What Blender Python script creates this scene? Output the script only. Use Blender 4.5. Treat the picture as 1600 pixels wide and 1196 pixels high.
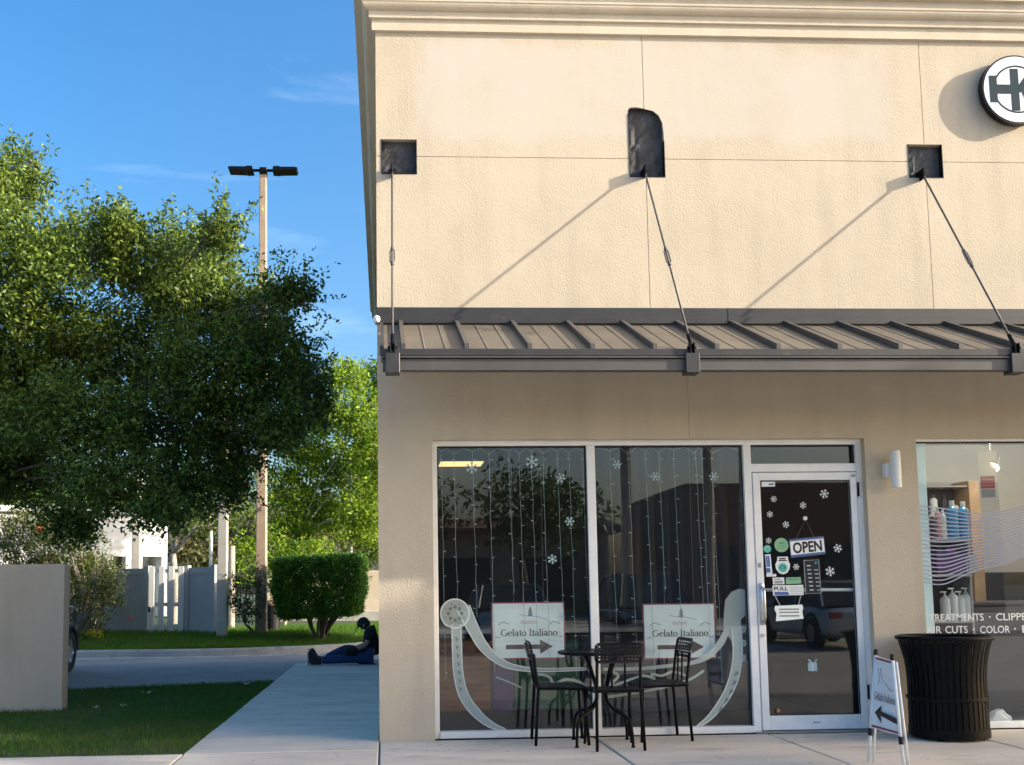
import bpy, bmesh, math, random
import numpy as np
from mathutils import Matrix, Vector
for o in list(bpy.data.objects): bpy.data.objects.remove(o)
random.seed(7); RNG = np.random.default_rng(7)
scene = bpy.context.scene
COL = scene.collection

# ------------------------------------------------------------------ camera
FPX, CAMD, CAMH = 1615.0, 8.5, 1.2                       # focal length in photo pixels, metres to facade, eye height
YAW, PIT, ROLL, PPX, PPY, CAMX = 0.0530659, 0.0965683, -0.0116991, 686.148, 767.328, 0.052586
_f = Vector((math.sin(YAW)*math.cos(PIT), math.cos(YAW)*math.cos(PIT), math.sin(PIT)))
_r0 = Vector((math.cos(YAW), -math.sin(YAW), 0)); _u0 = _r0.cross(_f)
_r = math.cos(ROLL)*_r0 + math.sin(ROLL)*_u0; _u = -math.sin(ROLL)*_r0 + math.cos(ROLL)*_u0
cam = bpy.data.cameras.new('camera'); camo = bpy.data.objects.new('camera', cam); COL.objects.link(camo)
camo.matrix_world = Matrix(((_r.x, _u.x, -_f.x, CAMX), (_r.y, _u.y, -_f.y, -CAMD), (_r.z, _u.z, -_f.z, CAMH), (0, 0, 0, 1)))
cam.sensor_width = 36; cam.lens = FPX/1600*36
cam.shift_x = (800-PPX)/1600; cam.shift_y = (PPY-598)/1600
cam.clip_start = .05; cam.clip_end = 3000
scene.camera = camo

# ------------------------------------------------------------------ sun, sky, exposure
SUN = Vector((4.0, -1.0, 1.42)).normalized()             # towards the sun
EL = math.asin(SUN.z); AZ = math.atan2(SUN.x, SUN.y)
sl = bpy.data.lights.new('sun', 'SUN'); sl.energy = 4.2; sl.angle = math.radians(.5); sl.color = (1.0, .90, .74)
so = bpy.data.objects.new('sun', sl); COL.objects.link(so); so.rotation_euler = SUN.to_track_quat('Z', 'Y').to_euler(); so.location = (30, -20, 30)
world = bpy.data.worlds.new('World'); scene.world = world; world.use_nodes = True
wn = world.node_tree.nodes; wl = world.node_tree.links; wn.clear()
def _wn(t, **k):
    n = wn.new(t)
    for a, b in k.items(): setattr(n, a, b)
    return n
sky = _wn('ShaderNodeTexSky', sky_type='NISHITA'); sky.sun_disc = False
sky.sun_elevation = EL; sky.sun_rotation = AZ; sky.altitude = 0; sky.air_density = 1.0; sky.dust_density = 4.5; sky.ozone_density = 2.2
tc = _wn('ShaderNodeTexCoord'); mp = _wn('ShaderNodeMapping'); mp.inputs['Scale'].default_value = (1.2, 1.2, 7.0); mp.inputs['Rotation'].default_value = (.25, .12, .4); mp.inputs['Location'].default_value = (.35, 0, .5)
nz = _wn('ShaderNodeTexNoise'); nz.inputs['Scale'].default_value = 1.7; nz.inputs['Detail'].default_value = 7; nz.inputs['Roughness'].default_value = .62; nz.inputs['Distortion'].default_value = .6
rp = _wn('ShaderNodeValToRGB'); rp.color_ramp.elements[0].position = .56; rp.color_ramp.elements[0].color = (0, 0, 0, 1); rp.color_ramp.elements[1].position = .82; rp.color_ramp.elements[1].color = (.13, .13, .13, 1)
mx = _wn('ShaderNodeMixRGB'); mx.inputs[2].default_value = (7.5, 8.2, 9.0, 1)
hs = _wn('ShaderNodeHueSaturation'); hs.inputs['Saturation'].default_value = 1.4
bg = _wn('ShaderNodeBackground'); bg.inputs[1].default_value = .15; wo = _wn('ShaderNodeOutputWorld')
wl.new(tc.outputs['Generated'], mp.inputs[0]); wl.new(mp.outputs[0], nz.inputs['Vector']); wl.new(nz.outputs[0], rp.inputs[0])
wl.new(sky.outputs[0], hs.inputs['Color']); wl.new(rp.outputs[0], mx.inputs[0]); wl.new(hs.outputs[0], mx.inputs[1]); wl.new(mx.outputs[0], bg.inputs[0]); wl.new(bg.outputs[0], wo.inputs[0])
vs = scene.view_settings; vs.view_transform = 'Standard'; vs.look = 'None'; vs.gamma = 1; vs.use_curve_mapping = False; vs.exposure = 1.31

# ------------------------------------------------------------------ helpers
def at(px, py, y):                                       # point of the facade-parallel plane at depth y that a photo pixel shows
    d = ((px-PPX)/FPX)*_r - ((py-PPY)/FPX)*_u + _f
    return Vector((CAMX, -CAMD, CAMH)) + d*((y+CAMD)/d.y)
def atz(px, py, z):
    d = ((px-PPX)/FPX)*_r - ((py-PPY)/FPX)*_u + _f
    return Vector((CAMX, -CAMD, CAMH)) + d*((z-CAMH)/d.z)
def X(px, py, y=.08): return at(px, py, y).x
def Z(px, py, y=.08): return at(px, py, y).z

def tag(o, label=None, cat=None, group=None, kind=None):
    if label: o['label'] = label
    if cat: o['category'] = cat
    if group: o['group'] = group
    if kind: o['kind'] = kind
    return o
def empty(name, loc=(0, 0, 0), rz=0.0, label=None, cat=None, group=None):
    o = bpy.data.objects.new(name, None); COL.objects.link(o); o.location = loc; o.rotation_euler = (0, 0, rz); o.empty_display_size = .1
    return tag(o, label, cat, group)
def wmat(o):
    m = Matrix.Translation(o.location) @ o.rotation_euler.to_matrix().to_4x4()
    return wmat(o.parent) @ o.matrix_parent_inverse @ m if o.parent else m
def attach(o, parent, keep=True):                        # keep: vertices were written in world coordinates
    o.parent = parent
    if keep: o.matrix_parent_inverse = wmat(parent).inverted()
    return o
def copy_tree(o, parent=None):
    c = o.copy(); COL.objects.link(c)
    if parent: c.parent = parent
    for ch in list(o.children): copy_tree(ch, c)
    return c
class MB:
    def __init__(s): s.v = []; s.f = []
    def add(s, vs, fs):
        b = len(s.v); s.v += [tuple(p) for p in vs]; s.f += [tuple(b+i for i in f) for f in fs]; return s
    def box(s, x0, x1, y0, y1, z0, z1, ch=0.0):
        if ch <= 0:
            v = [(x, y, z) for x in (x0, x1) for y in (y0, y1) for z in (z0, z1)]
            return s.add(v, [(0, 1, 3, 2), (4, 6, 7, 5), (0, 4, 5, 1), (2, 3, 7, 6), (0, 2, 6, 4), (1, 5, 7, 3)])
        c = [((x0+x1)/2, (y0+y1)/2, (z0+z1)/2), (abs(x1-x0)/2, abs(y1-y0)/2, abs(z1-z0)/2)]
        h = c[1]; ch = min(ch, min(h)*.8); v = []; idx = {}
        for sx in (-1, 1):
            for sy in (-1, 1):
                for sz in (-1, 1):
                    for a in range(3):
                        d = [ch, ch, ch]; d[a] = 0
                        idx[(sx, sy, sz, a)] = len(v)
                        v.append((c[0][0]+sx*(h[0]-d[0]), c[0][1]+sy*(h[1]-d[1]), c[0][2]+sz*(h[2]-d[2])))
        f = []
        for a in range(3):
            b, e = [(1, 2), (0, 2), (0, 1)][a]
            for sg in (-1, 1):
                q = []
                for sb, se in ((-1, -1), (1, -1), (1, 1), (-1, 1)):
                    k = [0, 0, 0]; k[a] = sg; k[b] = sb; k[e] = se; q.append(idx[(*k, a)])
                f.append(q)
        for a in range(3):
            b, e = [(1, 2), (0, 2), (0, 1)][a]
            for sb in (-1, 1):
                for se in (-1, 1):
                    k1 = [0, 0, 0]; k1[b] = sb; k1[e] = se; k2 = list(k1); k1[a] = -1; k2[a] = 1
                    f.append((idx[(*k1, b)], idx[(*k2, b)], idx[(*k2, e)], idx[(*k1, e)]))
        for sx in (-1, 1):
            for sy in (-1, 1):
                for sz in (-1, 1): f.append([idx[(sx, sy, sz, a)] for a in range(3)])
        return s.add(v, f)
    def tube(s, pts, r, n=8, cap=True):
        pts = [Vector(p) for p in pts]; m = len(pts); rs = r if isinstance(r, (list, tuple)) else [r]*m
        rings = []; prev = None
        for i, p in enumerate(pts):
            t = (pts[min(i+1, m-1)]-pts[max(i-1, 0)]).normalized()
            if prev is None: a = t.orthogonal().normalized()
            else:
                a = prev - t*prev.dot(t); a = a.normalized() if a.length > 1e-6 else t.orthogonal().normalized()
            prev = a; b = t.cross(a)
            rings.append([p+(a*math.cos(2*math.pi*k/n)+b*math.sin(2*math.pi*k/n))*rs[i] for k in range(n)])
        f = []
        for i in range(m-1):
            for k in range(n): f.append((i*n+k, i*n+(k+1) % n, (i+1)*n+(k+1) % n, (i+1)*n+k))
        if cap: f.append(tuple(reversed(range(n)))); f.append(tuple((m-1)*n+k for k in range(n)))
        return s.add([p for q in rings for p in q], f)
    def prism(s, poly, y0, y1):                          # polygon in the XZ plane, extruded along y
        n = len(poly); v = [(x, y0, z) for x, z in poly]+[(x, y1, z) for x, z in poly]
        return s.add(v, [tuple(range(n)), tuple(reversed(range(n, 2*n)))]+[(i, (i+1) % n, n+(i+1) % n, n+i) for i in range(n)])
    def prism_x(s, poly, x0, x1):                        # polygon in the YZ plane, extruded along x
        n = len(poly); v = [(x0, y, z) for y, z in poly]+[(x1, y, z) for y, z in poly]
        return s.add(v, [tuple(range(n)), tuple(reversed(range(n, 2*n)))]+[(i, (i+1) % n, n+(i+1) % n, n+i) for i in range(n)])
    def prism_z(s, poly, z0, z1):
        n = len(poly); v = [(x, y, z0) for x, y in poly]+[(x, y, z1) for x, y in poly]
        return s.add(v, [tuple(range(n)), tuple(reversed(range(n, 2*n)))]+[(i, (i+1) % n, n+(i+1) % n, n+i) for i in range(n)])
    def lathe(s, prof, c=(0, 0, 0), n=24, close=True):
        m = len(prof); v = [(c[0]+r*math.cos(2*math.pi*k/n), c[1]+r*math.sin(2*math.pi*k/n), c[2]+z) for r, z in prof for k in range(n)]
        f = [(i*n+k, i*n+(k+1) % n, (i+1)*n+(k+1) % n, (i+1)*n+k) for i in range(m-1) for k in range(n)]
        if close: f += [tuple(reversed(range(n))), tuple((m-1)*n+k for k in range(n))]
        return s.add(v, f)
    def ribbon(s, pts, w, y0, y1):                       # flat band along a polyline in XZ, thickness y0..y1
        pts = [Vector((p[0], p[1])) for p in pts]; m = len(pts); ws = w if isinstance(w, (list, tuple)) else [w]*m; L = []; R = []
        for i, p in enumerate(pts):
            t = (pts[min(i+1, m-1)]-pts[max(i-1, 0)]).normalized(); nrm = Vector((-t.y, t.x))
            L.append(p+nrm*ws[i]/2); R.append(p-nrm*ws[i]/2)
        v = []
        for i in range(m): v += [(L[i].x, y0, L[i].y), (R[i].x, y0, R[i].y), (L[i].x, y1, L[i].y), (R[i].x, y1, R[i].y)]
        f = []
        for i in range(m-1):
            a = 4*i; b = a+4; f += [(a, a+1, b+1, b), (a+2, b+2, b+3, a+3), (a, b, b+2, a+2), (a+1, a+3, b+3, b+1)]
        f += [(0, 2, 3, 1), (4*m-4, 4*m-3, 4*m-1, 4*m-2)]
        return s.add(v, f)
    def holes(s, x0, x1, z0, z1, y0, y1, hs=()):         # slab in XZ with rectangular openings
        hs = [h for h in hs if h[0] < x1 and h[1] > x0 and h[2] < z1 and h[3] > z0]
        xs = sorted({x0, x1} | {min(max(a, x0), x1) for h in hs for a in h[:2]}); zs = sorted({z0, z1} | {min(max(a, z0), z1) for h in hs for a in h[2:]})
        nx, nzc = len(xs)-1, len(zs)-1
        def solid(i, k):
            if i < 0 or k < 0 or i >= nx or k >= nzc: return False
            cx = (xs[i]+xs[i+1])/2; cz = (zs[k]+zs[k+1])/2
            return not any(h[0] < cx < h[1] and h[2] < cz < h[3] for h in hs)
        for i in range(nx):
            for k in range(nzc):
                if not solid(i, k): continue
                a, b, c, d = xs[i], xs[i+1], zs[k], zs[k+1]
                s.add([(a, y0, c), (b, y0, c), (b, y0, d), (a, y0, d)], [(0, 1, 2, 3)]); s.add([(a, y1, c), (b, y1, c), (b, y1, d), (a, y1, d)], [(3, 2, 1, 0)])
                if not solid(i-1, k): s.add([(a, y0, c), (a, y0, d), (a, y1, d), (a, y1, c)], [(0, 1, 2, 3)])
                if not solid(i+1, k): s.add([(b, y0, c), (b, y1, c), (b, y1, d), (b, y0, d)], [(0, 1, 2, 3)])
                if not solid(i, k-1): s.add([(a, y0, c), (a, y1, c), (b, y1, c), (b, y0, c)], [(0, 1, 2, 3)])
                if not solid(i, k+1): s.add([(a, y0, d), (b, y0, d), (b, y1, d), (a, y1, d)], [(0, 1, 2, 3)])
        return s
    def mesh(s, name, m=None, smooth=False, weld=False):
        me = bpy.data.meshes.new(name); me.from_pydata(s.v, [], s.f)
        bm = bmesh.new(); bm.from_mesh(me)
        if weld: bmesh.ops.remove_doubles(bm, verts=bm.verts, dist=1e-5)
        bmesh.ops.recalc_face_normals(bm, faces=bm.faces); bm.to_mesh(me); bm.free()
        if m: me.materials.append(M[m])
        if smooth: me.polygons.foreach_set('use_smooth', [True]*len(me.polygons))
        return me
    def build(s, name, m, parent=None, keep=True, smooth=False, weld=False):
        o = bpy.data.objects.new(name, s.mesh(name, m, smooth, weld)); COL.objects.link(o)
        if parent is not None: attach(o, parent, keep)
        return o
def obj(name, me, parent=None, keep=True):
    o = bpy.data.objects.new(name, me); COL.objects.link(o)
    if parent is not None: attach(o, parent, keep)
    return o
def fast(name, V_, F_, m, parent=None, keep=True, smooth=False):  # numpy arrays -> mesh object, faces of equal size
    V_ = np.asarray(V_, np.float32); F_ = np.asarray(F_, np.int32); k = F_.shape[1]
    me = bpy.data.meshes.new(name); me.vertices.add(len(V_)); me.vertices.foreach_set('co', V_.ravel())
    me.loops.add(F_.size); me.loops.foreach_set('vertex_index', F_.ravel()); me.polygons.add(len(F_))
    me.polygons.foreach_set('loop_start', np.arange(len(F_), dtype=np.int32)*k)
    me.update(calc_edges=True); me.validate(); me.materials.append(M[m])
    if smooth: me.polygons.foreach_set('use_smooth', [True]*len(me.polygons))
    return obj(name, me, parent, keep)
def smooth_pts(pts, n=8):                                # Catmull-Rom through control points
    P = [np.array(p, float) for p in pts]; out = []
    for i in range(len(P)-1):
        p0 = P[max(i-1, 0)]; p1 = P[i]; p2 = P[i+1]; p3 = P[min(i+2, len(P)-1)]
        for k in range(n):
            t = k/n; out.append(.5*((2*p1)+(-p0+p2)*t+(2*p0-5*p1+4*p2-p3)*t*t+(-p0+3*p1-3*p2+p3)*t**3))
    out.append(P[-1]); return [tuple(p) for p in out]

# ------------------------------------------------------------------ materials
M = {}
def mat(name, col, rough=.6, metal=0.0, var=.12, vscale=6.0, bump=0.0, bscale=60.0, bdist=.004, stain=None, spec=.5, emit=None, estr=1.0, coat=0.0, space='Object', stretch=None, spots=None):
    m = bpy.data.materials.new(name); M[name] = m; m.use_nodes = True; nt = m.node_tree; n = nt.nodes; l = nt.links
    b = n['Principled BSDF']; b.inputs['Roughness'].default_value = rough; b.inputs['Metallic'].default_value = metal; b.inputs['Specular IOR Level'].default_value = spec
    b.inputs['Coat Weight'].default_value = coat
    t = n.new('ShaderNodeTexCoord'); src = t.outputs[space]
    if stretch:
        mpn = n.new('ShaderNodeMapping'); mpn.inputs['Scale'].default_value = stretch; l.new(src, mpn.inputs[0]); src = mpn.outputs[0]
    colout = None
    if var > 0:
        nz = n.new('ShaderNodeTexNoise'); nz.inputs['Scale'].default_value = vscale; nz.inputs['Detail'].default_value = 6; nz.inputs['Roughness'].default_value = .6; l.new(src, nz.inputs['Vector'])
        r = n.new('ShaderNodeValToRGB'); lo = [max(0, c*(1-var)) for c in col]; hi = [min(1, c*(1+var)) for c in col]
        r.color_ramp.elements[0].position = .3; r.color_ramp.elements[0].color = (*lo, 1); r.color_ramp.elements[1].position = .7; r.color_ramp.elements[1].color = (*hi, 1)
        l.new(nz.outputs[0], r.inputs[0]); colout = r.outputs[0]
    if stain:                                            # (colour, scale, threshold, amount)
        n2 = n.new('ShaderNodeTexNoise'); n2.inputs['Scale'].default_value = stain[1]; n2.inputs['Detail'].default_value = 9; n2.inputs['Roughness'].default_value = .7; l.new(src, n2.inputs['Vector'])
        r2 = n.new('ShaderNodeValToRGB'); r2.color_ramp.elements[0].position = stain[2]; r2.color_ramp.elements[0].color = (0, 0, 0, 1); r2.color_ramp.elements[1].position = min(1, stain[2]+.16); r2.color_ramp.elements[1].color = (stain[3],)*3+(1,)
        l.new(n2.outputs[0], r2.inputs[0]); mxn = n.new('ShaderNodeMixRGB'); l.new(r2.outputs[0], mxn.inputs[0]); l.new(colout, mxn.inputs[1]); mxn.inputs[2].default_value = (*stain[0], 1); colout = mxn.outputs[0]
    if spots:                                            # gum and drip spots
        vo = n.new('ShaderNodeTexVoronoi'); vo.inputs['Scale'].default_value = spots[1]; l.new(t.outputs[space], vo.inputs['Vector']); wn_ = n.new('ShaderNodeTexWhiteNoise'); l.new(vo.outputs['Position'], wn_.inputs['Vector'])
        cmp = n.new('ShaderNodeMath'); cmp.operation = 'MULTIPLY'; cmp.inputs[1].default_value = spots[2]; l.new(wn_.outputs['Value'], cmp.inputs[0]); pw_ = n.new('ShaderNodeMath'); pw_.operation = 'POWER'; pw_.inputs[1].default_value = 2.5; l.new(cmp.outputs[0], pw_.inputs[0])
        lt = n.new('ShaderNodeMath'); lt.operation = 'LESS_THAN'; l.new(vo.outputs['Distance'], lt.inputs[0]); sc_ = n.new('ShaderNodeMath'); sc_.operation = 'MULTIPLY'; sc_.inputs[1].default_value = 60.0; l.new(pw_.outputs[0], sc_.inputs[0]); l.new(sc_.outputs[0], lt.inputs[1]); am = n.new('ShaderNodeMath'); am.operation = 'MULTIPLY'; am.inputs[1].default_value = .55; l.new(lt.outputs[0], am.inputs[0])
        ms_ = n.new('ShaderNodeMixRGB'); l.new(am.outputs[0], ms_.inputs[0]); l.new(colout, ms_.inputs[1]); ms_.inputs[2].default_value = (*spots[0], 1); colout = ms_.outputs[0]
    if colout: l.new(colout, b.inputs['Base Color'])
    else: b.inputs['Base Color'].default_value = (*col, 1)
    if bump > 0:
        n3 = n.new('ShaderNodeTexNoise'); n3.inputs['Scale'].default_value = bscale; n3.inputs['Detail'].default_value = 4; n3.inputs['Roughness'].default_value = .55; l.new(src, n3.inputs['Vector'])
        bp = n.new('ShaderNodeBump'); bp.inputs['Strength'].default_value = bump; bp.inputs['Distance'].default_value = bdist; l.new(n3.outputs[0], bp.inputs['Height']); l.new(bp.outputs[0], b.inputs['Normal'])
    if emit: b.inputs['Emission Color'].default_value = (*emit, 1); b.inputs['Emission Strength'].default_value = estr
    return m

def stucco(name, col, patch=None, rough=.42):
    m = bpy.data.materials.new(name); M[name] = m; m.use_nodes = True; nt = m.node_tree; n = nt.nodes; l = nt.links
    b = n['Principled BSDF']; b.inputs['Roughness'].default_value = .92; b.inputs['Specular IOR Level'].default_value = .15
    g = n.new('ShaderNodeNewGeometry'); P = g.outputs['Position']
    def noise(sc, det, ro, dist=0):
        q = n.new('ShaderNodeTexNoise'); q.inputs['Scale'].default_value = sc; q.inputs['Detail'].default_value = det; q.inputs['Roughness'].default_value = ro; q.inputs['Distortion'].default_value = dist; l.new(P, q.inputs['Vector']); return q.outputs[0]
    def math_(op, a, bb):
        q = n.new('ShaderNodeMath'); q.operation = op
        for i, v in enumerate((a, bb)):
            if isinstance(v, (int, float)): q.inputs[i].default_value = v
            else: l.new(v, q.inputs[i])
        return q.outputs[0]
    r = n.new('ShaderNodeValToRGB'); r.color_ramp.elements[0].position = .3; r.color_ramp.elements[0].color = (*[c*.9 for c in col], 1); r.color_ramp.elements[1].position = .7; r.color_ramp.elements[1].color = (*[min(1, c*1.06) for c in col], 1)
    l.new(noise(1.1, 8, .68), r.inputs[0])
    # faint grime running down: noise stretched along z
    mp_ = n.new('ShaderNodeMapping'); mp_.inputs['Scale'].default_value = (5, 5, .5); l.new(P, mp_.inputs[0]); q = n.new('ShaderNodeTexNoise'); q.inputs['Scale'].default_value = 1.0; q.inputs['Detail'].default_value = 8; l.new(mp_.outputs[0], q.inputs['Vector'])
    r2 = n.new('ShaderNodeValToRGB'); r2.color_ramp.elements[0].position = .5; r2.color_ramp.elements[0].color = (0, 0, 0, 1); r2.color_ramp.elements[1].position = .8; r2.color_ramp.elements[1].color = (.34, .34, .34, 1); l.new(q.outputs[0], r2.inputs[0])
    mixc = n.new('ShaderNodeMixRGB'); l.new(r2.outputs[0], mixc.inputs[0]); l.new(r.outputs[0], mixc.inputs[1]); mixc.inputs[2].default_value = (*[c*.62 for c in col], 1)
    h = math_('ADD', math_('MULTIPLY', noise(56, 3, .5, .4), .7), math_('MULTIPLY', noise(120, 3, .6), .3))
    hl = noise(3.0, 3, .5)
    h = math_('ADD', h, math_('MULTIPLY', hl, 1.1))
    bp = n.new('ShaderNodeBump'); bp.inputs['Distance'].default_value = .009; bp.inputs['Strength'].default_value = rough
    if patch:                                            # smoother repainted field where an old sign came off
        sx = n.new('ShaderNodeSeparateXYZ'); l.new(P, sx.inputs[0]); wob = math_('MULTIPLY', noise(2.3, 4, .6), .5)
        def ramp(v, a, c_):
            q = n.new('ShaderNodeMapRange'); q.interpolation_type = 'SMOOTHSTEP'; q.inputs['From Min'].default_value = a; q.inputs['From Max'].default_value = c_; l.new(v, q.inputs['Value']); return q.outputs[0]
        xx = math_('ADD', sx.outputs[0], wob); zz = math_('ADD', sx.outputs[2], wob)
        k = math_('MULTIPLY', math_('MULTIPLY', ramp(xx, patch[0]+.25, patch[0]+.5), math_('SUBTRACT', 1.0, ramp(xx, patch[1]+.25, patch[1]+.5))), math_('MULTIPLY', ramp(zz, patch[2]+.25, patch[2]+.4), math_('SUBTRACT', 1.0, ramp(zz, patch[3]+.25, patch[3]+.4))))
        l.new(math_('SUBTRACT', .42, math_('MULTIPLY', k, .28)), bp.inputs['Strength'])
        mc = n.new('ShaderNodeMixRGB'); l.new(math_('MULTIPLY', k, math_('MULTIPLY', noise(2.2, 6, .65, .8), 1.1)), mc.inputs[0]); l.new(mixc.outputs[0], mc.inputs[1]); mc.inputs[2].default_value = (min(1, col[0]*1.02), col[1]*1.08, min(1, col[2]*1.26), 1); mixc = mc
    l.new(mixc.outputs[0], b.inputs['Base Color']); l.new(h, bp.inputs['Height']); l.new(bp.outputs[0], b.inputs['Normal'])
    return m
def leafmat(name, c1, c2, trans=.35, rough=.5):
    m = bpy.data.materials.new(name); M[name] = m; m.use_nodes = True; nt = m.node_tree; n = nt.nodes; l = nt.links
    b = n['Principled BSDF']; b.inputs['Roughness'].default_value = rough; b.inputs['Specular IOR Level'].default_value = .2
    g = n.new('ShaderNodeNewGeometry'); r = n.new('ShaderNodeValToRGB'); r.color_ramp.elements[0].color = (*c1, 1); r.color_ramp.elements[1].color = (*c2, 1); l.new(g.outputs['Random Per Island'], r.inputs[0]); l.new(r.outputs[0], b.inputs['Base Color'])
    t = n.new('ShaderNodeBsdfTranslucent'); hsv = n.new('ShaderNodeHueSaturation'); hsv.inputs['Value'].default_value = 1.5; hsv.inputs['Hue'].default_value = .48; l.new(r.outputs[0], hsv.inputs['Color']); l.new(hsv.outputs[0], t.inputs[0])
    mxs = n.new('ShaderNodeMixShader'); mxs.inputs[0].default_value = trans; l.new(b.outputs[0], mxs.inputs[1]); l.new(t.outputs[0], mxs.inputs[2]); l.new(mxs.outputs[0], n['Material Output'].inputs[0])
def glassmat(name, tint, f0=.05, opac=0.0, dirt=.02):
    m = bpy.data.materials.new(name); M[name] = m; m.use_nodes = True; nt = m.node_tree; n = nt.nodes; l = nt.links
    n.remove(n['Principled BSDF']); g = n.new('ShaderNodeNewGeometry')
    d = n.new('ShaderNodeVectorMath'); d.operation = 'DOT_PRODUCT'; l.new(g.outputs['Normal'], d.inputs[0]); l.new(g.outputs['Incoming'], d.inputs[1])
    def mth(op, *a):
        q = n.new('ShaderNodeMath'); q.operation = op
        for i, v in enumerate(a):
            if isinstance(v, (int, float)): q.inputs[i].default_value = v
            else: l.new(v, q.inputs[i])
        return q.outputs[0]
    fr = mth('ADD', f0, mth('MULTIPLY', mth('POWER', mth('SUBTRACT', 1.0, mth('ABSOLUTE', d.outputs['Value'])), 5.0), 1-f0))
    tr = n.new('ShaderNodeBsdfTransparent'); tr.inputs[0].default_value = (*tint, 1); gl = n.new('ShaderNodeBsdfGlossy'); gl.inputs['Roughness'].default_value = .0; gl.inputs[0].default_value = (1, 1, 1, 1)
    # very slight waviness of float glass
    nzz = n.new('ShaderNodeTexNoise'); nzz.inputs['Scale'].default_value = 1.6; nzz.inputs['Detail'].default_value = 1; l.new(g.outputs['Position'], nzz.inputs['Vector']); bpp = n.new('ShaderNodeBump'); bpp.inputs['Strength'].default_value = .012; bpp.inputs['Distance'].default_value = .02; l.new(nzz.outputs[0], bpp.inputs['Height']); l.new(bpp.outputs[0], gl.inputs['Normal'])
    mxs = n.new('ShaderNodeMixShader'); l.new(fr, mxs.inputs[0]); l.new(tr.outputs[0], mxs.inputs[1]); l.new(gl.outputs[0], mxs.inputs[2])
    df = n.new('ShaderNodeBsdfDiffuse'); df.inputs[0].default_value = (.5, .52, .53, 1); m2 = n.new('ShaderNodeMixShader'); m2.inputs[0].default_value = dirt; l.new(mxs.outputs[0], m2.inputs[1]); l.new(df.outputs[0], m2.inputs[2])
    l.new(m2.outputs[0], n['Material Output'].inputs[0])
def filmmat(name, col, alpha):                           # translucent vinyl print
    m = bpy.data.materials.new(name); M[name] = m; m.use_nodes = True; nt = m.node_tree; n = nt.nodes; l = nt.links
    b = n['Principled BSDF']; b.inputs['Base Color'].default_value = (*col, 1); b.inputs['Roughness'].default_value = .55
    tr = n.new('ShaderNodeBsdfTransparent'); mxs = n.new('ShaderNodeMixShader'); mxs.inputs[0].default_value = alpha
    l.new(tr.outputs[0], mxs.inputs[1]); l.new(b.outputs[0], mxs.inputs[2]); l.new(mxs.outputs[0], n['Material Output'].inputs[0])

STU = (.565, .49, .38)
stucco('stucco', STU, None, .8); stucco('stucco_patched', STU, (.25, 4.35, 5.0, 5.85)); stucco('stucco_grey', (.47, .39, .30)); stucco('stucco_cornice', (.64, .56, .44))
mat('white_frame', (.86, .86, .85), .34, .0, .05, 9, stain=((.35, .34, .32), 14, .66, .35))
mat('bronze_metal', (.045, .044, .045), .45, .25, .16, 4, bump=.1, bscale=3, bdist=.01, stain=((.16, .14, .12), 5, .6, .4))
mat('awning_roof', (.145, .124, .098), .5, .15, .16, 2.5, bump=.15, bscale=5, bdist=.008, stain=((.085, .07, .06), 3.2, .52, .75))
mat('awning_rib', (.085, .08, .075), .48, .2, .14, 4)
mat('black_metal', (.006, .006, .007), .42, 0, .25, 12, bump=.12, bscale=180, bdist=.0008, spec=.1)
mat('black_plastic', (.008, .008, .010), .5, 0, .2, 8, spec=.3)
mat('membrane', (.06, .06, .063), .75, 0, .5, 7, bump=.5, bscale=16, bdist=.012, stain=((.26, .25, .24), 9, .60, .7))
mat('steel', (.10, .095, .09), .6, .3, .25, 30)
mat('chrome', (.6, .61, .62), .28, .9, .1, 30)
mat('concrete', (.64, .57, .48), .88, 0, .14, 1.3, bump=.35, bscale=90, bdist=.003, stain=((.30, .27, .23), 2.2, .53, .6), spots=((.16, .15, .14), 9, .10), space='Object', stretch=(.7, 2.2, 1))
mat('concrete_pole', (.47, .44, .385), .85, 0, .14, 3, bump=.3, bscale=40, bdist=.004, stain=((.25, .22, .18), 4, .6, .5))
mat('pole_brown', (.38, .28, .20), .7, 0, .14, 4, bump=.2, bscale=30, bdist=.003, stain=((.22, .15, .1), 5, .6, .5))
mat('joint_dark', (.07, .065, .06), .95, 0, .3, 8)
mat('asphalt', (.30, .285, .265), .92, 0, .2, .6, bump=.6, bscale=160, bdist=.006, stain=((.42, .40, .36), 1.6, .55, .6))
mat('asphalt_lot', (.37, .345, .305), .9, 0, .2, .6, bump=.5, bscale=160, bdist=.006, stain=((.2, .19, .175), .9, .58, .5))
mat('paint_white', (.75, .75, .73), .7, 0, .12, 9)
mat('kerb', (.42, .40, .37), .9, 0, .2, 2.5, bump=.4, bscale=60, bdist=.005, stain=((.14, .135, .125), 3, .54, .7))
mat('soil', (.035, .062, .018), .95, 0, .4, 5, bump=.5, bscale=30, bdist=.02)
mat('bark', (.13, .105, .085), .9, 0, .35, 9, bump=.8, bscale=25, bdist=.02)
mat('bark_pale', (.36, .31, .26), .9, 0, .3, 9, bump=.6, bscale=25, bdist=.015)
leafmat('oak_leaf', (.018, .048, .013), (.19, .27, .045), .27, .4)
leafmat('oak_leaf_dark', (.028, .060, .018), (.075, .13, .03), .28, .42)
leafmat('lime_leaf', (.05, .13, .012), (.25, .36, .03), .38)
leafmat('mid_leaf', (.06, .13, .02), (.17, .25, .04), .4)
leafmat('hedge_leaf', (.028, .10, .012), (.11, .25, .03), .32, .4)
leafmat('shrub_leaf', (.055, .09, .02), (.19, .21, .06), .35)
leafmat('olive_leaf', (.07, .09, .035), (.2, .2, .08), .35)
leafmat('yellow_leaf', (.35, .34, .03), (.55, .5, .06), .4)
leafmat('flower_red', (.5, .04, .02), (.65, .14, .08), .3)
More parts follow.
